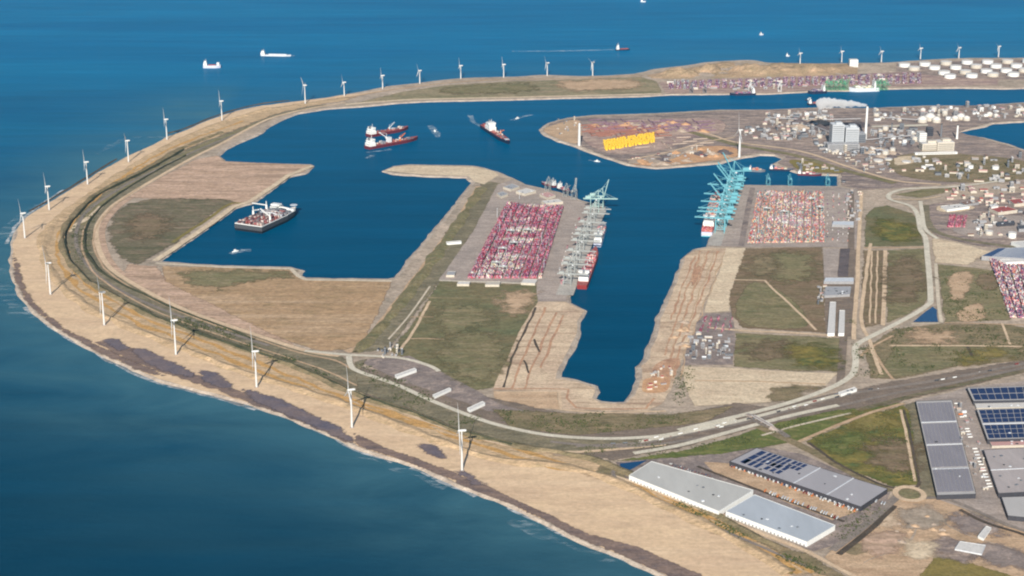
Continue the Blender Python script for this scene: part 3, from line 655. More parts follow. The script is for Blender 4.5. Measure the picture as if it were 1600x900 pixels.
ribbon('path', [(560,614),(640,648),(712,673),(800,697),(880,706),(960,702),(1040,694)], 14, 'path', 6)
ribbon('road', [(1640,560),(1500,588),(1400,604),(1325,616),(1240,638),(1175,657),(1075,677),(1000,692),(900,697)], 17, 'asphalt_road', 6)
ribbon('road', [(1325,613),(1260,630),(1200,646),(1150,659),(1075,675),(1000,690)], 16, 'road', 7)
ribbon('road', [(1310,633),(1240,648),(1175,665),(1110,683),(1055,697),(990,708)], 18, 'road', 7)
ribbon('rail_bed', [(1640,566),(1500,596),(1400,614),(1320,632),(1240,650),(1150,672),(1060,690),(960,698),(860,690)], 14, 'asphalt_road', 6)
ribbon('verge', [(1640,571),(1500,601),(1412,622),(1340,641)], 22, 'dark_field', 6)
for x in (1035, 1100): pass
soft('field', [(960,720),(1060,705),(1130,688),(1200,664),(1300,642),(1412,629),(1350,648),(1270,684),(1185,700),(1130,708),(1040,716)], 'bright_grass', 5, 10)
ribbon('path', [(1190,680),(1250,664),(1330,645)], 9, 'canal_bank', 6, 3)
soft('field', [(1258,690),(1300,672),(1350,652),(1412,633),(1420,640),(1437,757),(1395,760),(1330,734)], 'marsh_grass', 6, 10)
ribbon('path', [(1248,690),(1300,668),(1355,646),(1412,630)], 12, 'dry_sand', 7, 3)
ribbon('ditch', [(1264,691),(1280,703),(1306,722),(1350,745),(1395,762),(1430,762),(1438,752)], 9, 'dark_soil', 7, 2)
ribbon('ditch', [(1412,640),(1424,690),(1437,755)], 7, 'dark_soil', 7, 2)
ribbon('path', [(1407,640),(1418,690),(1430,752)], 8, 'path', 7, 2)
ribbon('verge', [(1180,662),(1215,680),(1260,700),(1330,738),(1390,768)], 30, 'scrub', 5, 4)
ribbon('road', [(1170,650),(1190,662),(1215,672),(1232,683)], 18, 'asphalt_road', 8)
soft('verge', [(1416,632),(1432,627),(1466,778),(1440,776)], 'verge', 5, 10)
sheet('terminal_ground', [(1430,625),(1490,612),(1510,604),(1660,590),(1660,840),(1600,830),(1540,806),(1466,780)], 'concrete', 4, 3)
sheet('terminal_ground', [(1520,560),(1600,575),(1660,570),(1660,600),(1510,606),(1530,592)], 'scrub', 3, 3) if False else None
# ---- warehouse estate
sheet('terminal_ground', [(960,722),(1060,712),(1135,703),(1180,696),(1250,708),(1330,742),(1392,768),(1385,788),(1310,850),(1272,862),(1180,822),(1100,790),(980,750)], 'asphalt_yard', 4, 4)
sheet('terminal_ground', [(1100,722),(1138,724),(1240,762),(1340,798),(1300,812),(1180,765),(1120,742)], 'dry_sand', 5, 6)
ribbon('road', [(1090,728),(1160,756),(1240,786),(1320,815)], 10, 'dark_soil', 6, 3)
soft('scrub', [(940,722),(975,742),(1060,782),(1180,840),(1260,866),(1330,905),(1300,905),(1220,864),(1100,800),(1000,758),(930,738)], 'scrub', 4, 10)
ribbon('road', [(955,742),(1000,757),(1060,782),(1120,806),(1200,838),(1262,862),(1330,898),(1420,940)], 12, 'path', 6)
ribbon('road', [(966,728),(958,738),(966,750),(990,762),(1060,795),(1130,828),(1180,850),(1260,885)], 10, 'asphalt_road', 6)
soft('dune', [(960,752),(1020,778),(1100,818),(1180,862),(1240,890),(1236,897),(1150,846),(1050,797)], 'ochre_grass', 4, 10)
sheet('work_ground', [(1390,780),(1470,778),(1540,812),(1660,850),(1660,960),(1420,960),(1330,900),(1290,870),(1310,852)], 'dry_sand', 3, 5)
soft('field', [(1465,866),(1540,886),(1610,912),(1600,940),(1420,940),(1438,900)], 'ochre_grass', 5, 10)
sheet('work_ground', [(1320,858),(1345,848),(1358,862),(1335,868)], 'scrub', 5, 10, True)
sheet('work_ground', [(1412,814),(1424,811),(1436,820),(1428,824)], 'dark_soil', 5, 6, True)
for q in ([(1330,830),(1420,850),(1470,862)], [(1350,880),(1420,840),(1450,800)], [(1440,790),(1500,830),(1590,860)]): ribbon('track', q, 5, 'land_sand', 5, 16, wamp=0.8)
for q, mt in (([(1400,800),(1450,792),(1480,812),(1430,826)],'land_sand'), ([(1350,840),(1400,830),(1420,850),(1370,866)],'pink_sand'), ([(1470,840),(1530,862),(1500,876),(1455,860)],'works_ground'), ([(1500,800),(1560,822),(1540,836),(1490,818)],'asphalt_yard'), ([(1420,846),(1460,850),(1450,870),(1410,866)],'pale_sand'), ([(1540,850),(1620,872),(1600,890),(1530,872)],'asphalt_yard'), ([(1365,805),(1395,795),(1400,818),(1370,824)],'work_sand')):
    soft('work_ground', q, mt, 5, 40, True)
ribbon('road', [(1300,860),(1345,826),(1395,782),(1405,774)], 22, 'asphalt_road', 7)
ribbon('verge', [(1310,866),(1352,834),(1398,790)], 16, 'dark_soil', 6, 3)
ribbon('road', [(1440,778),(1480,780),(1530,800),(1580,822),(1660,848)], 14, 'asphalt_road', 7)
ribbon('ditch', [(1500,796),(1540,816),(1590,832),(1660,856)], 12, 'dark_soil', 6, 3)
def roundabout():
    c = at(1421, 773, LAND); mb = MB(); V = []; F = []; n = 40
    for k in range(n):
        t = 2*math.pi*k/n
        for r in (28, 42): V.append((c.x+r*math.cos(t), c.y+r*1.15*math.sin(t), LAND+0.3*9))
    for k in range(n): F.append((2*k, 2*k+1, (2*((k+1)%n))+1, 2*((k+1)%n)))
    mb.add(V, F); tag(mb.build('road', 'path'), kind='structure')
    mb = MB(); mb.add([(c.x+26*math.cos(2*math.pi*k/n), c.y+30*math.sin(2*math.pi*k/n), LAND+0.3*8+0.1) for k in range(n)], [tuple(range(n))]); tag(mb.build('verge', 'olive_field'), kind='structure')
roundabout()
sheet('pond', [(968,724),(1012,719),(990,731),(974,739),(969,736)], 'pond_water', 7, 2)

for q, mt in (([(690,480),(740,476),(760,500),(720,520),(680,510)],'olive_field'), ([(700,530),(770,520),(790,560),(750,590),(700,580)],'olive_field'), ([(790,460),(830,455),(835,480),(800,490)],'dry_sand'), ([(1200,400),(1260,396),(1270,430),(1220,440)],'olive_field'), ([(1180,400),(1210,410),(1200,430),(1170,428)],'scrub'), ([(1230,540),(1300,545),(1300,572),(1240,570)],'marsh_grass'), ([(1170,535),(1220,532),(1225,555),(1180,560)],'brown_field'), ([(1370,345),(1420,350),(1430,375),(1380,372)],'marsh_grass'), ([(1395,410),(1430,405),(1440,450),(1400,470)],'brown_field'), ([(1290,690),(1330,668),(1360,680),(1320,710)],'bright_grass'), ([(1360,700),(1410,690),(1425,730),(1380,740)],'brown_field'), ([(1330,655),(1390,642),(1400,660),(1350,672)],'ochre_grass'), ([(200,345),(250,335),(260,360),(215,375)],'brown_field'), ([(700,136),(820,130),(830,142),(710,146)],'olive_field'), ([(880,128),(980,124),(990,138),(890,140)],'dry_sand'), ([(1420,520),(1480,516),(1490,532),(1430,534)],'dry_sand'), ([(1500,552),(1560,546),(1570,556),(1510,566)],'ochre_grass')):
    soft('field', q, mt, 7, 75, True)
# ------------------------------------------------------------------ wind turbines
def make_turbine(hub, rad, phase, name='wind_turbine'):
    t = thing(name, (0,0,0), None, 'wind turbine')
    m = MB(); m.lathe([(3.2,0),(3.0,2),(2.7,hub*0.35),(2.2,hub*0.7),(1.7,hub-2)], 14); m.build('tower', 'turbine_paint', t)
    m = MB(); m.lathe([(6.5,-1),(6.5,0.8),(5.5,1.2)], 16); m.build('foundation', 'concrete', t)
    # machine house lies along +X, rotor on its -X end
    m = MB(); m.tube([(-5,0,hub),(-3,0,hub),(8,0,hub+0.2),(12,0,hub+0.3)], [2.6,3.3,3.3,2.4], 8); m.build('nacelle', 'turbine_paint', t)
    m = MB(); m.tube([(-10,0,hub),(-9.2,0,hub),(-7,0,hub),(-5,0,hub)], [0.3,1.6,2.3,2.4], 10); hb = m.build('hub', 'turbine_paint', t)
    for k in range(3):
        a = phase+2*math.pi*k/3; u = Vector((0, math.sin(a), math.cos(a))); s = Vector((1, 0, 0))*0.55+Vector((0, math.cos(a), -math.sin(a)))*0.83
        V = []; F = []
        for (q, ch, th) in ((0.02,2.6,2.4),(0.1,3.4,2.2),(0.22,5.2,1.6),(0.5,3.6,1.0),(0.8,2.2,0.6),(1.0,0.8,0.3)):
            c = Vector((-7.2, 0, hub))+u*rad*q+Vector((-3.0*q*q, 0, 0)); w_ = s.cross(u)
            for (e, g) in ((-0.35,0),(0,1),(0.65,0),(0,-1)): V.append(c+s*ch*e+w_*th*0.5*g)
        for i in range(5):
            for j in range(4): F.append((i*4+j, i*4+(j+1)%4, (i+1)*4+(j+1)%4, (i+1)*4+j))
        F.append((20,21,22,23)); m = MB(); m.add(V, F); m.build('blade', 'turbine_paint', t)
    return t
TB = [  # base pixel, size class, blade phase (deg), yaw (deg), where it stands
 ((722,735),0,0,6,'on the beach nearest the pale-roofed warehouses'),
 ((550,668),0,4,14,'on the beach just below the fork where the pale road splits'),
 ((401,605),0,8,10,'on the beach below the tan field'),
 ((275,554),0,30,12,'above the widest dark tide pools'),
 ((163,508),0,58,16,'on the beach just before the tide pools start'),
 ((79,460),0,50,20,'on the curved beach south of the western tip'),
 ((39,372),1,22,24,'at the very western tip of the land'),
 ((77,328),1,12,18,'at the inner end of the near stone breakwater'),
 ((137,288),1,0,14,'behind the middle of the near stone breakwater'),
 ((201,253),1,80,10,'on the sea wall past the outer end of the near stone breakwater'),
 ((261,218),1,0,12,'on the sea wall where the far stone breakwater begins'),
 ((347,188),1,6,8,'on the sea wall beside the middle of the far stone breakwater'),
 ((477,162),1,88,-10,'on the narrow neck of land where the harbour meets the sea wall'),
 ((538,150),2,14,20,'first one past the narrow neck of land'),
 ((598,139),2,2,12,'second one past the narrow neck of land'),
 ((656,131),2,28,24,'on the far strip behind the two red ships'),
 ((720,123),2,4,10,'between the red ships and the lone ship'),
 ((787,121),2,0,6,'on the far strip behind the lone ship'),
 ((855,118.5),2,40,14,'on the far strip opposite the peninsula tip'),
 ((926,118),2,58,30,'where the far strip meets the sand hills'),
 ((1250,100),3,4,12,'alone behind the far sand hills, first of the far headland row'),
 ((1315,97),3,0,8,'on the far headland beside a small white cube building'),
 ((1377,97),3,20,14,'on the far headland just before the white tank rows begin'),
 ((1438,92),3,8,10,'behind the first white tanks of the far tank rows'),
 ((1498,91),3,30,18,'behind the middle of the far white tank rows'),
 ((1560,89),3,60,12,'behind the far white tank rows, last turbine on the headland')]
CLS = [(112,78),(98,57),(74,46),(64,34)]
SZ = ['tall white wind turbine', 'white wind turbine', 'slim white wind turbine', 'small white wind turbine']
for (b, c, ph, yaw, where) in TB:
    p = at(b[0], b[1]); t = make_turbine(CLS[c][0], CLS[c][1], R(ph)); t.location = p; t.rotation_euler = (0,0,R(yaw)); t['label'] = SZ[c]+' '+where; t['group'] = 'wind turbines along the sea shore'
t = make_turbine(128, 88, R(2)); t.location = at(1155,246); t.rotation_euler = (0,0,R(8)); t['label'] = 'giant white wind turbine on the peninsula shore behind the teal cranes'
for ch in t.children:
    if ch.name.startswith('tower'): ch.scale = (1.9,1.9,1)
t = thing('turbine_tower', at(905,228), 'thick white turbine tower without rotor at the western tip of the peninsula', 'tower')
m = MB(); m.lathe([(6.5,0),(6.2,30),(5.6,70),(5.0,102)], 16); m.build('tower', 'turbine_paint', t)
m = MB(); m.lathe([(5.4,102),(5.4,106),(3,109)], 16); m.build('cap', 'pale_grey', t)
m = MB(); m.box((0,0,-0.5), (22,22,2.0)); m.build('foundation', 'concrete', t)

# ------------------------------------------------------------------ ships
def ship(name, label, cat, stern, bow, beam, free, hull='navy_hull', deck='deck_red', sup=(0.04,0.16,24,'white_paint'), sterntaper=0.85, items=(), boot=None, group=None, zl=0.0, funnel='steel'):
    a, b = at(stern[0], stern[1], 0), at(bow[0], bow[1], 0); L = (b-a).length; c = (a+b)/2
    t = thing(name, (c.x, c.y, 0), label, cat, math.atan2(b.y-a.y, b.x-a.x), group)
    h = beam/2; x0 = -L/2
    prof = [(0,sterntaper),(0.06,1),(0.72,1),(0.84,0.82),(0.93,0.48),(0.98,0.2),(1.0,0.02)]
    V = []; F = []; n = len(prof)
    for (q, wv) in prof:
        sheer = free*(1+0.25*max(0, (q-0.75)/0.25)**1.5); x = x0+L*q
        wl = wv*(0.97 if q < 0.8 else 0.8)
        V += [(x-(L*0.02 if q > 0.9 else 0), -h*wl, -3), (x, -h*wv, sheer), (x, h*wv, sheer), (x-(L*0.02 if q > 0.9 else 0), h*wl, -3)]
    for i in range(n-1):
        o, e = i*4, i*4+4
        F += [(o, e, e+1, o+1), (o+2, e+2, e+3, o+3)]
    F += [(0,1,2,3)]
    m = MB(); m.add(V, F); hb = m.build('hull', hull, t)
    D = []
    for (q, wv) in prof: D.append((x0+L*q, h*wv*0.97, free*(1+0.25*max(0,(q-0.75)/0.25)**1.5)-0.6))
    m = MB(); m.add([(x,-y,z) for x,y,z in D]+[(x,y,z) for x,y,z in D], [(i, i+1, n+i+1, n+i) for i in range(n-1)]); m.build('deck', deck, t)
    if boot:
        m = MB()
        for sgn in (-1,1):
            m.box((x0+L*0.38, sgn*(h+0.15), 0), (L*0.66, 0.3, 2.5))
        m.box((x0-0.2, 0, 0), (0.4, beam*sterntaper*0.95, 3.2)); m.build('waterline_stripe', boot, t)
    if sup:
        q0, q1, sh, smat = sup; xs = x0+L*(q0+q1)/2; sl_ = L*(q1-q0)
        m = MB(); m.box((xs,0,free-1), (sl_, beam*0.86, sh*0.45)); m.box((xs,0,free-1+sh*0.45), (sl_*0.8, beam*0.74, sh*0.35)); m.box((xs+sl_*0.1,0,free-1+sh*0.8), (sl_*0.5, beam*0.95, sh*0.2))
        s = m.build('superstructure', smat, t)
        m = MB()
        for z in (0.2,0.5,0.88):
            for sx in (-1,1):
                wd = sl_*(1.0 if z < 0.45 else 0.8 if z < 0.8 else 0.5)
                m.box((xs+(sl_*0.1 if z > .8 else 0)+sx*(wd/2+0.06), 0, free-1+sh*z), (0.12, beam*0.7, 1.4))
        m.build('windows', 'window_glass', s)
        m = MB(); m.box((xs-sl_*0.25,0,free-1+sh*0.8), (sl_*0.25, beam*0.2, sh*0.42), taper=0.8); m.build('funnel', funnel, s)
        m = MB(); m.beam((xs+sl_*0.2,0,free-1+sh), (xs+sl_*0.2,0,free+sh*1.45), 1.0); m.beam((xs+sl_*0.2,-4,free+sh*1.25), (xs+sl_*0.2,4,free+sh*1.25), 0.7); m.build('mast', 'white_paint', s)
    for it in items:
        kind, q, y = it[0], it[1], it[2]*h; x = x0+L*q
        if kind == 'box':
            m = MB(); m.box((x,y,free-0.4), it[3]); m.build(it[5], it[4], t)
        elif kind == 'crane':
            hh, rl, aa, cm = it[3]; m = MB(); m.lathe([(3.2,free-1),(2.6,free+hh*0.5)], 10, (x,y,0)); k = m.build('crane', cm, t)
            m = MB(); e = (x+rl*math.cos(aa), y+rl*math.sin(aa)*0.5, free+hh); m.beam((x,y,free+hh*0.45), e, 3.0, 3.0); m.beam((x,y,free+hh*0.5), (x,y,free+hh*0.85), 1.6); m.beam((x,y,free+hh*0.85), e, 0.8); m.build('jib', cm, k)
            m = MB(); m.box((x-2,y,free+hh*0.35), (7,5,6)); m.build('cab', 'white_paint', k)
        elif kind == 'deckbox':
            m = MB(); r2 = random.Random(int(q*1000)+it[4])
            n2, (qa, qb) = it[3], it[5]
            pal = [S(176,120,112), S(150,96,92), S(190,180,172), S(120,84,86), S(214,206,196), S(110,110,118)]
            for _ in range(n2):
                xx = x0+L*r2.uniform(qa, qb); yy = h*0.82*r2.uniform(-1,1); sx = r2.uniform(4,14); sy = r2.uniform(3,8)
                m.box((xx,yy,free-0.5), (sx,sy,r2.uniform(2,9)), 0, r2.choice(pal))
            m.build('deck_gear', 'container_paint', t)
    return t, L
def bays(t, L, beam, free, q0, q1, rows, seed, pal, maxh=6):
    """container bays along a ship's deck, one part per bay"""
    r2 = random.Random(seed); nb = max(1, int(L*(q1-q0)/14.2)); rw = int(beam*0.9/2.55)
    for b in range(nb):
        m = MB(); x = -L/2+L*q0+14.2*(b+0.5); hb = r2.randint(2, maxh)
        for k in range(rw):
            hh = max(1, hb-r2.choice((0,0,1,2))); y = (k-(rw-1)/2)*2.55
            for z in range(hh): m.box((x,y,free+z*2.65), (12.4,2.45,2.6), 0, CCOL[r2.choice(pal)], bottom=False)
        m.build('container_bay', 'container_paint', t)
PAL_RED = ['maroon','maroon','red','rose','purple','brown','white','rose','grey']
PAL_MIX = ['orange','salmon','salmon','cream','red','rose','grey','white','brown','teal','navy']
# the giant twin-bowed lifting ship in the western basin
def lifting_ship():
    a, b = at(389,362,0), at(452,333,0); L = 372; c = (a+b)/2; ang = math.atan2(b.y-a.y, b.x-a.x)
    L = (b-a).length*1.02; Wd = 124*L/372*1.25; h = Wd/2; fr = 26
    t = thing('lifting_ship', (c.x,c.y,0), 'huge lifting ship with reddish cluttered deck in the western basin', 'ship', ang)
    def outl(k=1.0, e=0):
        P = [(-L/2-e,-h*k),(L*0.12,-h*k),(L*0.34,-h*0.84*k),(L*0.5+e,-h*0.5*k),(L*0.46,-h*0.34),(L*0.2,-h*0.26),(L*0.2,h*0.26),(L*0.46,h*0.34),(L*0.5+e,h*0.5*k),(L*0.34,h*0.84*k),(L*0.12,h*k),(-L/2-e,h*k)]
        return P
    m = MB(); m.prism(outl(0.985), -4, 9); m.build('lower_hull', 'black_hull', t)
    m = MB(); m.prism(outl(1.0,1), 9, fr); m.build('hull', 'dark_grey', t)
    m = MB(); m.prism([(x*0.975,y*0.96) for x,y in outl()], fr, fr+0.6); m.build('deck', 'deck_brown', t)
    m = MB()
    P = outl()
    for p, q in zip(P, P[1:]+P[:1]): m.beam((p[0]*0.99,p[1]*0.98,fr+2), (q[0]*0.99,q[1]*0.98,fr+1), 2.2, 3)
    m.build('bulwark', 'white_paint', t)
    for sy in (-1,1):
        for k in range(4):
            m = MB(); x = L*(0.03+0.10*k); y = sy*h*0.62
            m.box((x,y,fr), (14,h*0.5,9)); m.beam((x,y-sy*h*0.1,fr+8), (x-3,y-sy*h*0.62,fr+12), 6, 5); m.build('lifting_arm', ['pale_grey','deck_grey','steel','white_paint'][k], t)
    m = MB(); m.box((L*0.31,h*0.46,fr), (38,28,16)); m.box((L*0.33,h*0.46,fr+16), (24,38,6)); ac = m.build('accommodation_block', 'white_paint', t)
    m = MB()
    for z in (3,7,11,18): m.box((L*0.31-19.1,h*0.46,fr+z), (0.2,26,2)); m.box((L*0.31,h*0.46-14.1,fr+z), (34,0.2,2))
    m.build('windows', 'window_glass', ac)
    m = MB(); m.lathe([(15,fr+12),(15,fr+13.2)], 24, (L*0.47,-h*0.42,0)); m.build('helideck', 'pale_grey', t)
    for (x, y, aa) in ((L*0.2,h*0.8,2.6),(-L*0.1,h*0.86,-2.2),(-L*0.25,-h*0.84,1.2)):
        m = MB(); m.lathe([(5,fr),(4,fr+24)], 10, (x,y,0)); k = m.build('crane', 'white_paint', t)
        m = MB(); m.beam((x,y,fr+24), (x+62*math.cos(aa),y+62*math.sin(aa),fr+42), 4, 4); m.beam((x,y,fr+24), (x,y,fr+40), 2.5); m.build('jib', 'white_paint', k)
    r2 = random.Random(5); m = MB(); pal = [S(150,96,92), S(130,82,84), S(104,70,74), S(176,160,152), S(206,198,190), S(84,80,88), S(120,112,112)]
    for _ in range(230):
        x = r2.uniform(-L*0.46, L*0.2); y = r2.uniform(-h*0.85,h*0.85); m.box((x,y,fr+0.6), (r2.uniform(4,20),r2.uniform(3,12),r2.uniform(2,12)), r2.choice((0,0,0.3)), r2.choice(pal if x < -L*0.1 else pal[3:]+pal[:1]))
    m.build('deck_gear', 'container_paint', t)
    m = MB()
    for y in (-h*0.3,h*0.3): m.beam((-L*0.45,y,fr+6), (L*0.1,y,fr+6), 5, 6)
    m.build('skid_beam', 'deck_red', t)
lifting_ship()
t, L = ship('crane_ship', 'dark red offshore ship with white stern block, nearer of the two lying side by side', 'ship', (573,233), (653,218), 46, 14, 'maroon_hull', 'deck_red', (0.02,0.13,34,'white_paint'), items=[('deckbox',0.5,0,34,1,(0.2,0.86)),('crane',0.42,0.6,(46,50,2.2,'pale_grey')),('crane',0.62,-0.5,(30,40,0.4,'orange')),('box',0.44,0.1,(16,20,24),'pale_grey','winch_house'),('box',0.3,-0.2,(22,16,10),'deck_grey','cargo_stack')])
t, L = ship('crane_ship', 'dark red offshore ship with white stern block, farther of the two lying side by side', 'ship', (575,214), (638,202), 44, 14, 'maroon_hull', 'deck_red', (0.02,0.15,32,'white_paint'), items=[('deckbox',0.5,0,30,2,(0.2,0.86)),('crane',0.5,-0.5,(34,44,0.5,'pale_grey')),('box',0.6,0.1,(18,22,8),'pale_grey','winch_house')])
t, L = ship('cargo_ship', 'dark-hulled ship with pale bow and white bridge, alone in the middle of the harbour', 'ship', (755,199), (796,226), 40, 16, 'navy_hull', 'deck_red', (0.2,0.38,36,'white_paint'), items=[('deckbox',0.5,0,26,3,(0.42,0.82)),('box',0.9,0,(26,20,3),'pale_grey','forecastle'),('crane',0.6,0.5,(26,34,0.3,'orange')),('box',0.1,0,(20,26,12),'deck_red','stern_gear')])
# tugs and small craft
def boat(label, px, bow, L=30, hull='white_paint', group='small boats in the harbour'):
    a = at(px[0],px[1],0); b = at(bow[0],bow[1],0); d = (b-a).normalized()*L
    t = thing('boat', a+d*0.5, label, 'boat', math.atan2(d.y,d.x), group); h = L*0.16
    m = MB(); m.prism([(-L/2,-h),(L*0.2,-h),(L/2,0),(L*0.2,h),(-L/2,h)], -1, L*0.1); m.build('hull', hull, t)
    m = MB(); m.box((-L*0.05,0,L*0.1), (L*0.35,h*1.4,L*0.13)); m.box((0,0,L*0.23), (L*0.18,h*1.1,L*0.09)); m.build('cabin', 'white_paint', t)
    m = MB(); m.beam((-L*0.1,0,L*0.3), (-L*0.1,0,L*0.5), 0.8); m.build('mast', 'steel', t)
boat('white launch beside the stern of the huge lifting ship', (372,392), (360,395), 28)
boat('small white tug ahead of the lone harbour ship', (806,186), (830,180), 28)
boat('white launch off the corner of the peninsula tip', (929,252), (940,253), 26)
boat('white tug with wake between the red ships and the lone ship', (680,206), (672,198), 26)
boat('small dark-hulled boat close to the far channel bank', (1258,157), (1270,157), 44, 'navy_hull')
for pts, wd in (([(684,214),(680,206),(672,196)], 30), ([(800,188),(815,183),(830,179)], 24), ([(392,391),(378,392),(360,396)], 26), ([(800,80),(880,79.5),(960,77.5)], 34), ([(573,238),(590,236),(612,233)], 24), ([(920,250),(940,254)], 16), ([(436,86),(460,87)], 20), ([(752,197),(740,190),(735,180)], 26), ([(570,247),(582,243)], 20)):
    ribbon('wake', pts, wd, 'wake_foam', 0, 6, z=0.4, kind='stuff', wamp=0.5)
# ships out at sea
t, L = ship('coaster', 'white and pinkish ship at sea, the nearest one off the western shore', 'ship', (318,106), (345,106), 26, 16, 'lilac_hull', 'deck_grey', (0.02,0.22,26,'white_paint'), items=[('box',0.86,0,(14,18,16),'white_paint','forecastle'),('box',0.5,0,(40,18,4),'deck_red','hatch_cover')])
t, L = ship('tanker', 'long pale tanker at sea with white stern block, beyond the nearest ship', 'ship', (408,87), (455,88), 22, 8, 'pale_grey', 'deck_grey', (0.0,0.13,24,'white_paint'), items=[('box',0.55,0,(110,8,5),'pale_grey','pipe_rack')])
t, L = ship('coaster', 'white ship at sea trailing a long straight wake', 'ship', (962,79), (984,78), 20, 8, 'navy_hull', 'deck_grey', (0.05,0.22,28,'white_paint'), items=[('box',0.6,0,(50,14,4),'deck_red','hatch_cover')])
t, L = ship('coaster', 'tiny pale ship at sea above the far sand hills', 'ship', (1187,55), (1193,54.5), 14, 7, 'pale_grey', 'deck_grey', (0.1,0.4,11,'white_paint'))
t, L = ship('coaster', 'tiny pale ship farthest out at the top of the sea', 'ship', (1001,3), (1009,3.3), 16, 8, 'pale_grey', 'deck_grey', (0.1,0.4,14,'white_paint'))
t, L = ship('coaster', 'small pale ship between the sand hills and the far turbines', 'ship', (1228,88), (1234,88), 14, 6, 'pale_grey', 'deck_grey', (0.1,0.45,12,'white_paint'))
# ships along the quays
t, L = ship('container_ship', 'red container ship loaded with red boxes at the near end of the left quay', 'ship', (909,452), (931,392), 40, 15, 'red_hull', 'deck_red', (0.1,0.17,34,'white_paint')); bays(t, L, 40, 15, 0.19, 0.82, 0, 1, ['red','red','rose','maroon','salmon','white'], 5)
t, L = ship('container_ship', 'pale container ship with mixed boxes in the middle of the left quay', 'ship', (933,386), (943,352), 34, 13, 'lilac_hull', 'deck_grey', (0.08,0.2,30,'white_paint')); bays(t, L, 34, 13, 0.24, 0.8, 0, 2, ['white','grey','rose','teal','salmon'], 4)
t, L = ship('container_ship', 'pale lilac container ship seen stern-on under the teal cranes', 'ship', (1104,370), (1121,306), 48, 19, 'lilac_hull', 'deck_red', (0.13,0.2,38,'white_paint'), boot='boot_teal'); bays(t, L, 48, 19, 0.01, 0.12, 0, 3, ['rose','red','salmon'], 3); bays(t, L, 48, 19, 0.22, 0.82, 0, 4, PAL_MIX, 6)
t, L = ship('feeder_ship', 'small feeder ship with white bridge at the harbour-facing corner of the left terminal', 'ship', (872,296), (894,303), 20, 9, 'navy_hull', 'deck_grey', (0.04,0.2,22,'white_paint')); bays(t, L, 20, 9, 0.25, 0.8, 0, 5, PAL_RED, 3)
t, L = ship('feeder_ship', 'small maroon feeder ship at the topmost berth of the left terminal', 'ship', (868,293), (846,287), 20, 9, 'maroon_hull', 'deck_grey', (0.04,0.22,22,'white_paint')); bays(t, L, 20, 9, 0.25, 0.8, 0, 6, PAL_RED, 2)
for i, (a, b, lb) in enumerate((((1170,267),(1196,268.5),'teal-grey barge moored first from the teal cranes in the short dock'), ((1202,265.5),(1240,267),'grey barge in the middle of the short dock north of the teal cranes'), ((1246,273),(1284,274.5),'dark barge moored along the inner bank of the short dock'))):
    t, L = ship('barge', lb, 'barge', a, b, 26, 8, ['steel','navy_hull','maroon_hull'][i], 'deck_grey', (0.02,0.14,14,'white_paint')); bays(t, L, 24, 8, 0.2, 0.8, 0, 8+i, PAL_MIX, 3)
t, L = ship('container_ship', 'long white-decked container ship under the far green cranes', 'ship', (1372,141.5), (1326,143), 48, 20, 'pale_grey', 'deck_grey', (0.12,0.18,36,'white_paint')); bays(t, L, 46, 20, 0.22, 0.84, 0, 12, ['white','cream','grey','green','white'], 4)
t, L = ship('container_ship', 'dark blue container ship at the far channel quay before the green cranes', 'ship', (1290,145), (1262,146.5), 40, 14, 'navy_hull', 'deck_grey', (0.1,0.2,30,'white_paint')); bays(t, L, 38, 14, 0.24, 0.84, 0, 13, ['navy','grey','purple','white'], 4)
t, L = ship('container_ship', 'purple-grey container ship at the far quay near the sand hills', 'ship', (1180,148), (1140,149), 36, 12, 'navy_hull', 'deck_grey', (0.04,0.14,28,'white_paint')); bays(t, L, 34, 12, 0.2, 0.84, 0, 14, ['purple','purple','navy','grey','rose'], 4)
t, L = ship('bulk_ship', 'dark ship moored by the white plume near the far channel bank', 'ship', (1262,164), (1292,163), 30, 10, 'navy_hull', 'deck_grey', (0.04,0.16,22,'white_paint'), items=[('box',0.55,0,(60,16,5),'deck_red','hatch_cover')])

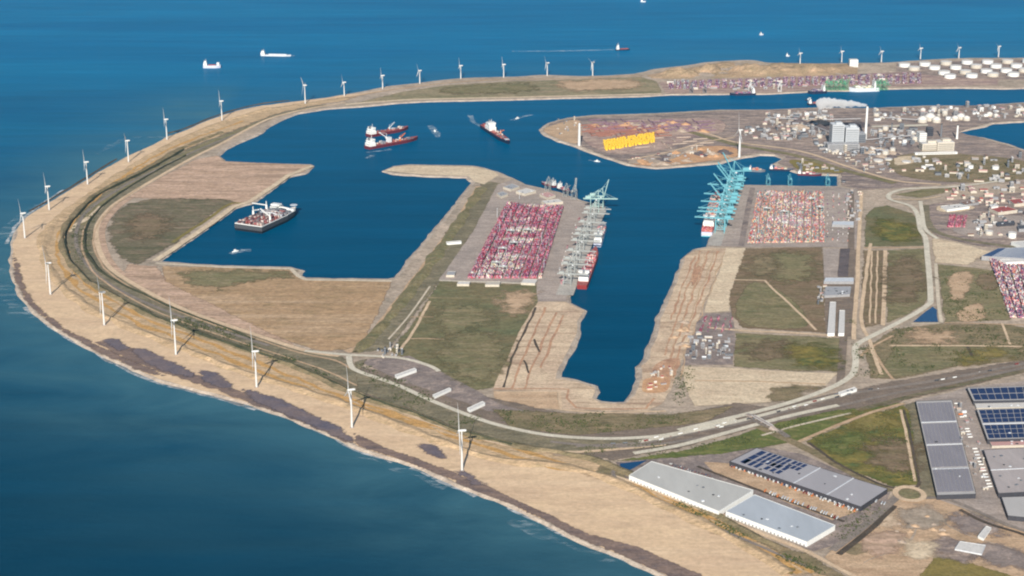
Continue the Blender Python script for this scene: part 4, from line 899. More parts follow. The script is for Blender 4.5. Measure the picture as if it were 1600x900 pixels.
# ------------------------------------------------------------------ quay cranes
def quay_crane(name, mat, up=False, s=1.0, raise_deg=None):
    t = thing(name, (0,0,0), None, 'crane'); hh = 46*s
    for (x, y) in ((-15,-12),(-15,12),(15,-12),(15,12)):
        m = MB(); m.beam((x*s,y*s,0), (x*s,y*0.9*s,hh), 2.08*s); m.build('leg', mat, t)
    m = MB()
    for y in (-12,12):
        m.beam((-16*s,y*s,14*s), (16*s,y*s,14*s), 1.76*s); m.beam((-15*s,y*s,14*s), (15*s,y*s,hh), 1.12*s)
    for x in (-15,15):
        for z in (4,hh/s): m.beam((x*s,-12*s,z*s), (x*s,12*s,z*s), 1.76*s)
    m.build('portal_frame', mat, t)
    m = MB()
    for y in (-4,4): m.beam((-42*s,y*s,hh+2*s), (18*s,y*s,hh+2*s), 2.2*s, 2.80*s)
    m.build('girder', mat, t)
    a = R(raise_deg if raise_deg is not None else (76 if up else 0)); Lb = 66*s; e = Vector((18*s+Lb*math.cos(a), 0, hh+2*s+Lb*math.sin(a)))
    m = MB()
    for y in (-4,4): m.beam((18*s,y*s,hh+2*s), (e.x,y*s*0.8,e.z), 2.4*s, 2.56*s)
    for k in (0.3,0.6,0.98):
        c = Vector((18*s,0,hh+2*s)).lerp(e, k); m.beam((c.x,-4*s,c.z), (c.x,4*s,c.z), 1.28*s)
    m.build('boom', mat, t)
    ap = Vector((12*s,0,hh+34*s)); m = MB()
    for y in (-10,10): m.beam((15*s,y*s,hh), ap+Vector((0,y*0.2*s,0)), 1.60*s); m.beam((-15*s,y*s,hh), ap+Vector((0,y*0.2*s,0)), 1.12*s)
    m.build('apex_frame', mat, t)
    m = MB(); m.beam(ap, Vector((18*s,0,hh+2*s)).lerp(e, 0.62), 0.80*s); m.beam(ap, Vector((18*s,0,hh+2*s)).lerp(e, 0.95), 0.80*s); m.beam(ap, (-38*s,0,hh+3*s), 0.80*s); m.build('stay', mat, t)
    m = MB(); m.box((-24*s,0,hh+4*s), (20*s,9*s,8*s)); m.build('machinery_house', mat, t)
    m = MB(); m.box((6*s,0,hh-5*s), (6*s,6*s,5*s)); m.build('trolley_cab', 'pale_grey', t)
    return t
def dirang(p, q): d = q-p; return math.atan2(d.y, d.x)
ORD = ['second','third','fourth','fifth','sixth','seventh','eighth','ninth','tenth','eleventh']
q0, q1 = at(928,338), at(885,450); qa = dirang(q0, q1)+math.pi/2
if math.cos(qa) < 0: qa += math.pi
pr = quay_crane('quay_crane', 'crane_white', False, 0.86)
for i in range(10):
    p = q0.lerp(q1, (i+0.3+(0.1,-0.2,0.15,0.3,-0.1,-0.25,0.1,0.2,-0.2,0)[i])/9.6); p.z = LAND+1.5
    lab = 'pale quay crane with lowered boom, '+('farthest along the left quay' if i == 0 else ORD[i-1]+' along the left quay from its far end' if i < 9 else 'nearest the sandy bank on the left quay')
    place(pr, p, qa+rnd.uniform(-0.03,0.03), lab, 'pale cranes along the left quay')
t = quay_crane('quay_crane', 'pale_green', True, 1.1); t.location = at(936,326,LAND+1.5); t.rotation_euler = (0,0,qa); t['label'] = 'pale green quay crane with its boom raised at the far corner of the left quay'
t = quay_crane('quay_crane', 'pale_green', False, 1.1); t.location = at(929,330,LAND+1.5); t.rotation_euler = (0,0,qa+0.1); t['label'] = 'pale green quay crane with lowered boom at the far corner of the left quay'
t = quay_crane('quay_crane', 'crane_white', False, 0.75); t.location = at(856,298,LAND+1.5); t.rotation_euler = (0,0,R(70)); t['label'] = 'small pale crane with boom out at the topmost berth of the left terminal'
t = quay_crane('quay_crane', 'crane_white', True, 0.75); t.location = at(897,311,LAND+1.5); t.rotation_euler = (0,0,R(70)); t['label'] = 'small pale crane with raised boom at the feeder berth of the left terminal'
t = quay_crane('quay_crane', 'crane_white', False, 0.7); t.location = at(884,307,LAND+1.5); t.rotation_euler = (0,0,R(70)); t['label'] = 'small pale crane with lowered boom at the feeder berth of the left terminal'
q0, q1 = at(1147,296), at(1124,366); qb = dirang(q0, q1)-math.pi/2
if math.cos(qb) > 0: qb += math.pi
pt = quay_crane('quay_crane', 'teal_paint', False, 1.18); pu = quay_crane('quay_crane', 'teal_paint', True, 1.18, 50)
used_u = set(); used_d = set()
for i in range(10):
    p = q0.lerp(q1, (i+(0.22,-0.12,0.1,-0.2,0.25,0,-0.18,0.15,-0.1,0.1)[i])/9.4); p.z = LAND+1.5; up = i in (0,1,3,5)
    lab = 'teal quay crane '+('with raised boom, ' if up else 'with lowered boom, ')+('farthest along the right quay' if i == 0 else ORD[min(i-1,9)]+' along the right quay from its far end')
    place(pu if up else pt, p, qb+rnd.uniform(-0.05,0.05), lab, 'teal cranes along the right quay', used=used_u if up else used_d)
t = quay_crane('quay_crane', 'teal_paint', True, 1.4, 62); t.location = at(1152,291,LAND+1.5); t.rotation_euler = (0,0,qb+0.35); t['label'] = 'largest teal crane at the harbour corner of the right quay, boom raised high'
for (x, y, lb) in ((1200,289,'nearest the big teal cranes'), (1234,289.5,'in the middle'), (1293,290,'farthest from the big teal cranes')):
    t = quay_crane('dock_crane', 'teal_paint', False, 0.62); t.location = at(x,y,LAND+1.5); t.rotation_euler = (0,0,R(92)); t['label'] = 'small teal dock crane on the short dock, '+lb; t['group'] = 'small cranes on the short dock'
used_g = set(); used_h = set(); pg = quay_crane('quay_crane', 'green_paint', False, 0.78); ph_ = quay_crane('quay_crane', 'green_paint', True, 0.78, 40)
for i, (x, up) in enumerate(((1293,0),(1300,0),(1308,1),(1315,0),(1321,1),(1370,1),(1376,0),(1383,0))):
    p = at(x, 140.5, LAND+1.5); lb = ('green crane with raised boom, ' if up else 'green crane with lowered boom, ')+['first from the dark blue ship','second from the dark blue ship','third from the dark blue ship','just before the white-decked ship','at the bow of the white-decked ship','at the stern of the white-decked ship','second past the white-decked ship','last past the white-decked ship'][i]
    place(ph_ if up else pg, p, R(-90)+0.2, lb, 'green cranes on the far channel quay', used=used_h if up else used_g)
for i, (x, y) in enumerate(((1172,144),(1218,143),(1080,145),(1101,145))):
    t = quay_crane('quay_crane', 'white_paint' if i < 2 else 'steel', i == 1, 0.7, 55 if i == 1 else None); t.location = at(x,y,LAND+1); t.rotation_euler = (0,0,R(-90)); t['label'] = ['white crane at the stern of the purple-grey container ship on the far quay','white crane with raised boom between the two container ships on the far quay','dark crane at the sand hill end of the far quay, the outer of the pair','dark crane at the sand hill end of the far quay, the inner of the pair'][i]

# ------------------------------------------------------------------ container yards
CELLS = []   # every container: position, angle, colour, yard, in sight
def yard(key, quad, pal, dens=0.86, maxh=4, seed=1, flip=False, white=0.0, block=9, gap=5.0, endgap=10.0, spots=()):
    TL, TR, BR, BL = [at(x, y, LAND+1.5) for x, y in quad]; r2 = random.Random(seed); SP = [(at(s[0], s[1], LAND+1.5), None, s[2], s[3]) for s in spots]
    Lv = ((TL-BL).length+(TR-BR).length)/2; Lu = ((TL-TR).length+(BL-BR).length)/2
    va, ua = (TL+TR-BL-BR).normalized(), (TR+BR-TL-BL).normalized()
    u = 0.0; us = []; k = 0
    while u < Lu-2.6:
        us.append((u+1.3, k//block)); u += 2.75; k += 1
        if k % block == 0: u += gap
    v = 0.0; vs = []; k = 0
    while v < Lv-12.5:
        vs.append((v+6.2, k)); v += 12.7; k += 1
        if k % 7 == 0: v += endgap
    ang = math.atan2(va.y, va.x); hts = {}
    for iv, (v, kv) in enumerate(vs):
        for iu, (u, ku) in enumerate(us):
            fu, fv = u/Lu, v/Lv
            p = (BL*(1-fu)+BR*fu)*(1-fv)+(TL*(1-fu)+TR*fu)*fv
            d = noise.noise(Vector((ku*1.7, kv/3.1, seed*5.1)))+0.35*r2.uniform(-1,1)
            n = int(round(maxh*(dens-0.28+0.62*d))); n = max(0, min(maxh, n))
            if r2.random() > dens+0.1: n = 0
            hts[(iv,iu)] = n
            w_ = noise.noise(Vector((p.x/26, p.y/60, seed+40)))
            for (sx, _s, rx, ry) in SP:
                if abs((p-sx).dot(ua))/rx+abs((p-sx).dot(va))/ry < 1+0.5*r2.random(): w_ = 1.0; n = max(n, maxh-2)
            for z in range(n):
                if white and w_ > 0.5-white: c = r2.choice(('white','cream','grey','rose','lilac'))
                else:
                    s = noise.noise(Vector((p.x/15, p.y/34, z*0.7+seed)))*0.5+0.5
                    c = pal[int(min(0.999, max(0, s*0.8+0.2*r2.random()))*len(pal))] if r2.random() < 0.65 else r2.choice(pal)
                front = iv == 0 or z >= hts.get((iv-1,iu), 0)
                CELLS.append((Vector((p.x, p.y, p.z+z*2.62)), ang, c, key, (z == n-1) or front, z == n-1))
yard('left', [(793,317),(882,322),(847,435),(731,435)], ['purple','maroon','grey','rose','maroon','lilac','red','rose','maroon','grey','purple','brown','maroon','red','rose','lilac'], 0.95, 5, 3, white=0.06, spots=[(818,362,70,44),(808,378,70,36),(795,404,66,44),(787,419,60,60),(845,323,60,30),(758,430,60,30)])
yard('apron', [(905,335),(922,340),(880,445),(866,440)], ['grey','rose','white','maroon','grey'], 0.4, 2, 9, block=4, gap=24)
yard('right', [(1184,300),(1287,300),(1290,378),(1168,380)], ['grey','salmon','white','lilac','orange','teal','rose','grey','salmon','cream','red','grey','teal','salmon','orange','navy','brown','cream','rose','white'], 0.88, 4, 5, white=0.06, spots=[(1244,320,70,36),(1238,347,80,80),(1222,344,50,40),(1210,304,50,24)])
yard('east', [(1545,405),(1640,420),(1660,500),(1578,496)], ['rose','lilac','rose','salmon','white','purple','navy','rose','grey','red'], 0.9, 4, 7, white=0.16)
yard('circle', [(1484,337),(1512,337),(1508,355),(1480,355)], ['red','maroon','rose','brown','purple'], 0.9, 3, 8)
yard('build', [(1102,492),(1148,492),(1146,520),(1092,518)], ['brown','rose','maroon','grey','purple'], 0.55, 2, 10, block=3, gap=14)
yard('rail', [(1292,300),(1335,303),(1330,380),(1292,378)], ['grey','rose','white','purple','salmon','navy'], 0.42, 2, 12, block=2, gap=16)
yard('far', [(1045,129),(1440,115),(1440,130),(1045,139)], ['purple','grey','lilac','navy','brown','purple','white','grey','lilac'], 0.8, 5, 14, block=10, gap=16, endgap=16)
YLAB = {'left': 'in the large maroon yard of the left terminal', 'apron': 'on the pale apron behind the left quay cranes', 'right': 'in the salmon-coloured yard of the right terminal', 'east': 'in the crowded yard beside the blue-roofed hall', 'circle': 'in the red patch on the round works plain', 'build': 'in the builders yard beside the sandy quay', 'rail': 'beside the rail tracks of the right terminal', 'far': 'on the far quay before the sand hills'}
def containers():
    cam_p = Vector((0,0,CH)); order = sorted(range(len(CELLS)), key=lambda i: (not CELLS[i][5], (CELLS[i][0]-cam_p).length))
    inframe = lambda p: abs(p.x)/max(1,(p.y*math.cos(CP)+(CH-p.z)*math.sin(CP)))*CF < 800
    pick = [i for i in order if inframe(CELLS[i][0])][:290]; chosen = set(pick); proto = {}
    for i in pick:
        p, a, c, key, vis, top = CELLS[i]
        if c not in proto:
            m = MB(); m.box((0,0,0), (12.2,2.44,2.59))
            for k in range(14):
                for sy in (-1,1): m.box((-5.6+k*0.86, sy*1.235, 0.15), (0.4,0.06,2.3))
            proto[c] = m.build('container', 'container_'+c); o = proto[c]
        else:
            o = proto[c].copy(); COL.objects.link(o)
        o.location = p; o.rotation_euler = (0,0,a)
        tag(o, c+' shipping container stacked '+YLAB[key], 'container', 'shipping containers '+YLAB[key]+', '+c)
    mb = MB()
    for i, (p, a, c, key, vis, top) in enumerate(CELLS):
        if i in chosen or not vis: continue
        mb.box(p, (12.2,2.44,2.59), a, CCOL[c], bottom=False)
    tag(mb.build('container_stacks', 'container_paint'), kind='stuff')
    print('containers', len(CELLS))
containers()
# rail-mounted stacking cranes over the yards
def stacker():
    t = thing('stacking_crane', (0,0,0), None, 'crane'); 
    for (x,y) in ((-14,-6),(14,-6),(-14,6),(14,6)):
        m = MB(); m.beam((x,y,0), (x,y,22), 1.8); m.build('leg', 'crane_white', t)
    m = MB(); m.beam((-16,-5,22), (16,-5,22), 2, 2.6); m.beam((-16,5,22), (16,5,22), 2, 2.6); m.build('girder', 'crane_white', t)
    m = MB(); m.box((3,0,23), (7,8,3.5)); m.build('trolley', 'pale_grey', t)
    return t
ps = stacker(); k = 0
for (quad, n, lb, an) in (([(793,317),(882,322),(847,435),(731,435)], 6, 'white gantry crane straddling a lane of the maroon yard', qa), ([(1184,300),(1287,300),(1290,378),(1168,380)], 4, 'white gantry crane straddling a lane of the salmon-coloured yard', qb)):
    TL, TR, BR, BL = [at(x, y, LAND+1.5) for x, y in quad]
    for i in range(n):
        fu, fv = (rnd.randint(0,7)+0.5)/8, rnd.uniform(0.03,0.97)
        p = (BL*(1-fu)+BR*fu)*(1-fv)+(TL*(1-fu)+TR*fu)*fv
        place(ps, p, an, lb, lb.replace('crane', 'cranes', 1))
# ------------------------------------------------------------------ warehouses and halls
def lerpq(Q, u, v):
    """point inside a roof quad Q = (a, b, c, d): u along a->b, v along a->d"""
    return (Q[0]*(1-u)+Q[1]*u)*(1-v)+(Q[3]*(1-u)+Q[2]*u)*v
def warehouse(name, label, cat, quad, h, wall, roof, solar=(), solar_mat='solar_blue', lights=0, doors=None, vents=0, gutters=(), group=None, parapet=None):
    z1 = LAND+1.5+h
    Q = [at(x, y, z1) for x, y in quad]; c = sum(Q, Vector())/4; base = Vector((c.x, c.y, LAND+1.2))
    t = thing(name, base, label, cat, 0, group)
    P = [(q.x, q.y) for q in Q]
    m = MB(); m.prism(P, LAND+1.0, z1-0.3); wl = m.build('wall', wall, t, base)
    inner_ = [(c.x+(x-c.x)*0.994, c.y+(y-c.y)*0.994) for x, y in P]
    m = MB(); m.prism(inner_, z1-0.29, z1+0.1); rf = m.build('roof', roof, t, base)
    m = MB()
    for a, b in zip(Q, Q[1:]+Q[:1]): m.beam(a, b, 1.0, 1.6)
    m.build('parapet', parapet or wall, t, base)
    for (u0, u1, v0, v1, nu, nv, gu, gv) in solar:
        for i in range(nu):
            for j in range(nv):
                ua, ub = u0+(u1-u0)*(i+gu/2)/nu, u0+(u1-u0)*(i+1-gu/2)/nu; va, vb = v0+(v1-v0)*(j+gv/2)/nv, v0+(v1-v0)*(j+1-gv/2)/nv
                pts = [lerpq(Q, ua, va), lerpq(Q, ub, va), lerpq(Q, ub, vb), lerpq(Q, ua, vb)]
                m = MB(); m.prism([(p.x, p.y) for p in pts], z1+0.35, z1+0.9); m.build('solar_panel', solar_mat, rf, base)
    for (u0, v0, u1, v1) in gutters:
        m = MB(); a, b = lerpq(Q, u0, v0), lerpq(Q, u1, v1); up = Vector((0,0,0.5)); m.beam(a+up, b+up, 3.0, 1.2); m.build('roof_ridge', 'pale_grey', rf, base)
    r2 = random.Random(len(label))
    for i in range(vents):
        p = lerpq(Q, r2.uniform(0.08,0.92), r2.uniform(0.1,0.9)); m = MB(); m.box((p.x,p.y,z1), (r2.uniform(3,8),r2.uniform(3,6),r2.uniform(1.5,3)), r2.uniform(0,3)); m.build('roof_vent', r2.choice(['pale_grey','dark_grey','steel']), rf, base)
    for i in range(lights):
        a, b = lerpq(Q, (i+0.5)/lights, 0.12), lerpq(Q, (i+0.5)/lights, 0.88); m = MB(); m.beam(a+Vector((0,0,.4)), b+Vector((0,0,.4)), 1.3, 0.6); m.build('roof_light', 'white_paint', rf, base)
    if doors:
        edge, n, dm = doors; a, b = Q[edge], Q[(edge+1)%4]; d = (b-a).normalized(); nr = Vector((d.y,-d.x,0)); 
        if nr.dot(a-c) < 0: nr = -nr
        for i in range(n):
            p = a.lerp(b, (i+0.7)/(n+0.4)); p.z = LAND+1.2; m = MB()
            m.beam(p-d*2.2+nr*0.15+Vector((0,0,2.6)), p+d*2.2+nr*0.15+Vector((0,0,2.6)), 0.5, 4.6); m.build('dock_door', dm, wl, base)
    return t
warehouse('warehouse', 'long plain pale-roofed warehouse with white front, next to the dark wedge-shaped pond', 'warehouse', [(983,743),(1018,721),(1177,766),(1123,799)], 13, 'white_paint', 'long_roof', lights=0, doors=(3,26,'grey_wall'), vents=7)
warehouse('warehouse', 'pale blue-grey roofed warehouse with white walls beside the sandy building plot', 'warehouse', [(1134,799),(1179,773),(1305,821),(1261,847)], 13, 'white_paint', 'blue_grey_roof', doors=(3,22,'grey_wall'), vents=6)
warehouse('warehouse', 'long grey warehouse with scattered blue solar panels on one end of its roof', 'warehouse', [(1140,721),(1182,700),(1387,764),(1345,792)], 13, 'dark_wall', 'mid_grey_roof',
          solar=[(0.12,0.95,0.05,0.10,3,1,0.1,0.2),(0.40,0.97,0.11,0.30,3,5,0.12,0.34),(0.15,0.6,0.22,0.36,2,3,0.2,0.4),(0.55,0.97,0.31,0.42,2,3,0.2,0.3),(0.1,0.4,0.06,0.20,1,3,0.1,0.4)], doors=(3,30,'pale_grey'), vents=9, gutters=((0,0.5,1,0.5),(0,0.75,1,0.75)))
warehouse('warehouse', 'narrow hall roofed with four dark grey solar fields, right beside the grass triangle', 'warehouse', [(1431,627),(1487,625),(1525,772),(1464,774)], 12, 'dark_wall', 'plain_roof',
          solar=[(0.03,0.97,0.015,0.985,9,4,0.09,0.09)], solar_mat='solar_dark', gutters=((0.02,0.25,0.98,0.25),(0.02,0.5,0.98,0.5),(0.02,0.75,0.98,0.75)), vents=4)
warehouse('warehouse', 'blue solar-roofed hall farthest back in the eastern estate', 'warehouse', [(1511,606),(1660,601),(1660,624),(1521,627)], 13, 'dark_wall', 'plain_roof', solar=[(0.02,0.98,0.06,0.94,12,2,0.08,0.12)], vents=2)
warehouse('warehouse', 'blue solar-roofed hall whose panels are split in two by a pale line', 'warehouse', [(1526,640),(1660,636),(1660,684),(1543,687)], 13, 'dark_wall', 'plain_roof', solar=[(0.02,0.98,0.02,0.46,12,3,0.09,0.12),(0.02,0.98,0.53,0.97,12,3,0.09,0.12)], gutters=((0.01,0.495,0.99,0.495),), vents=3)
warehouse('warehouse', 'bare hall with mottled pinkish grey roof, next in front of the blue solar halls', 'warehouse', [(1537,703),(1660,697),(1660,766),(1560,771)], 13, 'dark_wall', 'pink_grey_roof', gutters=((0,0.48,1,0.48),), vents=12)
warehouse('warehouse', 'plain pale hall at the near corner of the eastern estate, by the dark ditch', 'warehouse', [(1565,777),(1660,774),(1660,814),(1575,806)], 12, 'dark_wall', 'plain_roof', vents=3)
warehouse('shed', 'cream row of low units between the two blue solar halls', 'shed', [(1522,628.5),(1656,626),(1656,635),(1526,638)], 6, 'cream_wall', 'white_roof', vents=6)
warehouse('shed', 'row of low pinkish units behind the bare mottled hall', 'shed', [(1546,689.5),(1656,686.5),(1656,694),(1550,697)], 6, 'cream_wall', 'pink_roof', vents=6)
warehouse('site_hut', 'white hut on the sandy plot in front of the eastern estate', 'hut', [(1528,838),(1541,822),(1549,825),(1537,842)], 5, 'white_paint', 'white_roof')
warehouse('site_hut', 'low pale shed on the sandy plot next to the white hut', 'hut', [(1492,858),(1500,846),(1540,852),(1534,866)], 3, 'pale_grey', 'white_roof')
warehouse('long_shed', 'long low white shed standing at an angle beside the road fork', 'shed', [(617,586),(648,575),(651,578),(620,589)], 7, 'white_paint', 'white_roof')
warehouse('long_shed', 'long low white shed just behind the largest beach turbine', 'shed', [(730,638),(754,627),(758,630),(734,641)], 7, 'white_paint', 'white_roof')
warehouse('long_shed', 'short white shed between the road fork and the green field', 'shed', [(676,617),(702,606),(705,608),(679,620)], 6, 'white_paint', 'white_roof')
warehouse('long_shed', 'long white rail shed standing parallel to a twin, the one nearer the brown field', 'shed', [(1293,521),(1297,472),(1306,472),(1304,521)], 9, 'white_paint', 'white_roof')
warehouse('long_shed', 'long white rail shed standing parallel to a twin, the one nearer the tracks', 'shed', [(1310,521),(1312,485),(1320,485),(1319,521)], 9, 'white_paint', 'white_roof')
warehouse('shed', 'pale roofed rail hall crossing the tracks behind the white twin sheds', 'shed', [(1287,440),(1290,434),(1334,434),(1334,440)], 9, 'grey_wall', 'pale_grey')
warehouse('shed', 'pale roofed rail hall crossing the tracks at the edge of the right terminal', 'shed', [(1300,351),(1302,346),(1334,346),(1334,352)], 9, 'grey_wall', 'pale_grey')
warehouse('shed', 'dark roofed rail building between the crossing hall and the white twin sheds', 'shed', [(1288,462),(1290,448),(1330,448),(1328,460)], 8, 'grey_wall', 'grey_roof', vents=10)
warehouse('shed', 'thin white shed at the left terminal boundary with the dike', 'shed', [(697,378),(720,376),(721,378),(698,380)], 7, 'white_paint', 'white_roof')
for i, (q, lb, rm) in enumerate((([(716,440),(735,440),(733,444),(714,444)],'first along the terminal edge from the dike','white_roof'), ([(760,440),(782,440),(780,445),(758,445)],'second along the terminal edge from the dike','cream_wall'), ([(818,436),(840,437),(836,443),(814,442)],'nearest the quay along the terminal edge','white_roof'), ([(700,424),(712,424),(710,430),(697,430)],'in the corner of the terminal by the dike','grey_roof'))):
    warehouse('shed', 'low pale shed '+lb, 'shed', q, 7, 'cream_wall', rm)
for i, (q, lb, rm) in enumerate((([(786,292),(800,287),(812,291),(798,296)],'farthest from the water','grey_roof'), ([(806,299),(822,294),(838,298),(820,303)],'in the middle','white_roof'), ([(843,303),(856,300),(868,305),(855,309)],'nearest the feeder berth','pink_roof'), ([(846,314),(872,311),(880,315),(853,318)],'just above the maroon yard','white_roof'), ([(776,302),(786,299),(794,303),(783,307)],'beside the end of the dike','grey_roof'))):
    warehouse('office_block', 'terminal building at the harbour end of the left terminal, '+lb, 'building', q, 9, 'cream_wall', rm, vents=2)
# east: blue roofed hall and the round works
warehouse('factory_hall', 'big blue-roofed hall beside the crowded eastern container yard', 'hall', [(1534,400),(1560,388),(1660,384),(1660,408)], 16, 'grey_wall', 'blue_roof', lights=9)
warehouse('factory_hall', 'white lean-to hall in front of the big blue-roofed hall', 'hall', [(1562,406),(1600,405),(1600,409),(1572,410)], 9, 'white_paint', 'white_roof')
for q, lb, wm, rm, h in (([(1545,325),(1572,322),(1590,328),(1560,332)],'red-roofed hall at the back of the round works plain','cream_wall','red_roof',12), ([(1576,312),(1600,310),(1612,316),(1585,319)],'maroon-roofed hall at the far side of the round works plain','cream_wall','red_roof',12), ([(1546,320),(1556,318),(1560,322),(1549,324)],'small white block beside the red-roofed hall','white_paint','white_roof',18), ([(1500,316),(1520,312),(1530,316),(1508,320)],'brown shed at the edge of the round works plain','grey_wall','brown_roof',9), ([(1556,347),(1584,345),(1586,349),(1558,351)],'dark-roofed shed on the round works plain','dark_wall','dark_roof',9), ([(1590,352),(1640,350),(1640,356),(1592,358)],'green-grey hall at the side of the round works plain','grey_wall','dark_roof',12), ([(1470,322),(1500,319),(1515,323),(1480,328)],'pale flat hall by the ramp road west of the round works plain','white_paint','white_roof',8), ([(1580,378),(1612,376),(1640,382),(1600,386)],'white hall between the round works plain and the blue-roofed hall','white_paint','white_roof',12)):
    warehouse('factory_hall', lb, 'hall', q, h, wm, rm, vents=3)
# ------------------------------------------------------------------ power works on the peninsula
def chimney(label, px, h, r, mat='white_paint', band=None):
    t = thing('chimney', at(*px), label, 'chimney')
    m = MB(); m.lathe([(r*1.25,0),(r,h*0.4),(r*0.85,h)], 16); m.build('stack', mat, t)
    m = MB(); m.lathe([(r*0.95,h),(r*0.95,h+3),(r*0.6,h+3.1)], 16); m.build('rim', band or 'dark_grey', t)
chimney('tallest white chimney of the power works, white plume drifting from its top', (1352,217), 158, 5.5)
chimney('white chimney beside the cream plant near the dock', (1495,217), 66, 4.5)
chimney('grey chimney behind the cream plant', (1470,214), 62, 4, 'steel')
chimney('grey chimney between the two power plants', (1393,206), 40, 3.5, 'steel')
def block(name, label, cat, px, size, rz, wall, roof, group=None, windows=True, top=None):
    c = at(*px); t = thing(name, c, label, cat, rz, group); w_, d, h = size
    m = MB(); m.box((0,0,-1), (w_,d,h+1)); b = m.build('wall', wall, t)
    m = MB(); m.box((0,0,h), (w_*0.985,d*0.985,0.9)); r = m.build('roof', roof, t)
    if top: m = MB(); m.box((w_*0.1,0,h+0.9), (w_*0.5,d*0.5,h*top)); m.build('roof_house', wall, r)
    if windows:
        m = MB()
        for k in range(max(1, int(h/9))):
            z = 5+k*9
            if z+3 < h: m.box((0,-d/2-0.1,z), (w_*0.9,0.2,2.2)); m.box((-w_/2-0.1,0,z), (0.2,d*0.9,2.2))
        if m.v: m.build('window_band', 'window_glass', b)
    return t
block('boiler_house', 'tallest pale grey boiler house, farther from the tall chimney', 'boiler house', (1306,230), (56,60,112), 0.05, 'mist_wall', 'pale_grey', top=0.08)
block('boiler_house', 'tall pale grey boiler house, nearer the tall chimney', 'boiler house', (1328,230), (62,60,98), 0.05, 'mist_wall', 'pale_grey', top=0.1)
block('turbine_hall', 'low blue-grey turbine hall in front of the tall boiler houses', 'hall', (1316,234), (150,50,30), 0.05, 'grey_wall', 'grey_roof')
block('turbine_hall', 'grey hall between the boiler houses and the tall chimney', 'hall', (1342,221), (50,60,42), 0.05, 'steel', 'grey_roof')
block('power_hall', 'tall white block of the cream plant, nearest the boiler houses', 'hall', (1439,222), (34,50,48), 0.1, 'white_paint', 'white_roof')
block('power_hall', 'cream plant hall, the broad one in front', 'hall', (1452,234), (86,50,34), 0.1, 'cream_wall', 'white_roof', top=0.3)
block('power_hall', 'cream plant hall, the tall one beside the grey chimney', 'hall', (1474,234), (80,60,42), 0.1, 'cream_wall', 'white_roof', top=0.25)
block('power_hall', 'low white shed along the front of the cream plant', 'hall', (1462,241), (200,18,10), 0.1, 'white_paint', 'white_roof')
block('power_hall', 'dark lattice-like block in front of the dock side of the power works', 'hall', (1452,212), (30,30,40), 0, 'dark_wall', 'dark_roof')
block('control_house', 'white cube building alone on the far headland ridge', 'building', (1333,104), (48,40,42), 0, 'white_paint', 'white_roof')
def tank(label, px, r, h, mat='white_paint', roof='white_roof', group=None, name='storage_tank', dome=0.08):
    t = thing(name, at(*px), label, 'tank', 0, group)
    m = MB(); m.lathe([(r,-1),(r,h)], 32); m.build('shell', mat, t)
    m = MB(); m.lathe([(r*1.01,h),(r*1.01,h+0.8),(r*0.7,h+r*dome*0.6),(r*0.3,h+r*dome),(0.5,h+r*dome*1.1)], 32); m.build('roof', roof, t)
    m = MB(); m.lathe([(r*1.02,h*0.55),(r*1.02,h*0.55+1.2)], 32); m.build('wind_girder', 'pale_grey', t)
    return t
TR = [([(1413,104),(1445,102.5),(1478,101),(1511,99.5),(1543,99),(1574,98.5),(1606,98)],'back row'), ([(1428,109.5),(1460,108),(1493,107.5),(1525,106),(1556,105.5),(1588,105)],'second row'), ([(1475,116),(1508,115),(1541,113.5),(1572,112.5),(1600,112)],'third row'), ([(1484,121.5),(1518,120.5),(1551,119),(1583,118.5)],'front row')]
for row, rn in TR:
    for i, (x, y) in enumerate(row):
        tank('white oil tank, '+(('first' if i == 0 else ORD[i-1])+' from the sand hills in the '+rn+' of tanks'), (x,y), 33, 19, 'white_paint' if (i+len(row))%3 else 'cream_wall', 'white_roof', 'white oil tanks on the far headland')
for (x, y, r, lb) in ((1441,191,24,'first of the pale domes behind the cream plant'), (1453,188,28,'middle one of the pale domes behind the cream plant'), (1463,191,22,'last of the pale domes behind the cream plant'), (1492,188,18,'first of the pale domes beside the dock head'), (1501,186,22,'second of the pale domes beside the dock head'), (1510,188,18,'third of the pale domes beside the dock head'), (1442,174,14,'white dome at the channel bank behind the plants'), (1546,181,16,'cream dome near the dock mouth'), (1556,183,14,'smaller cream dome near the dock mouth')):
    tank('pale rounded tank, '+lb, (x,y), r, r*0.7, 'cream_wall', 'white_roof', 'pale domes of the power works', 'domed_tank', 0.6)
for (x, y, r, h, lb) in ((1372,252,22,7,'wide low white tank in front of the tall boiler houses'), (1388,250,18,6,'smaller low white tank in front of the tall boiler houses'), (1416,254,20,6,'low pinkish tank on the plain in front of the cream plant'), (1318,285,9,8,'dark round tank by the head of the short dock')):
    tank(lb, (x,y), r, h, 'cream_wall' if r > 10 else 'dark_wall', 'white_roof' if r > 10 else 'dark_roof')
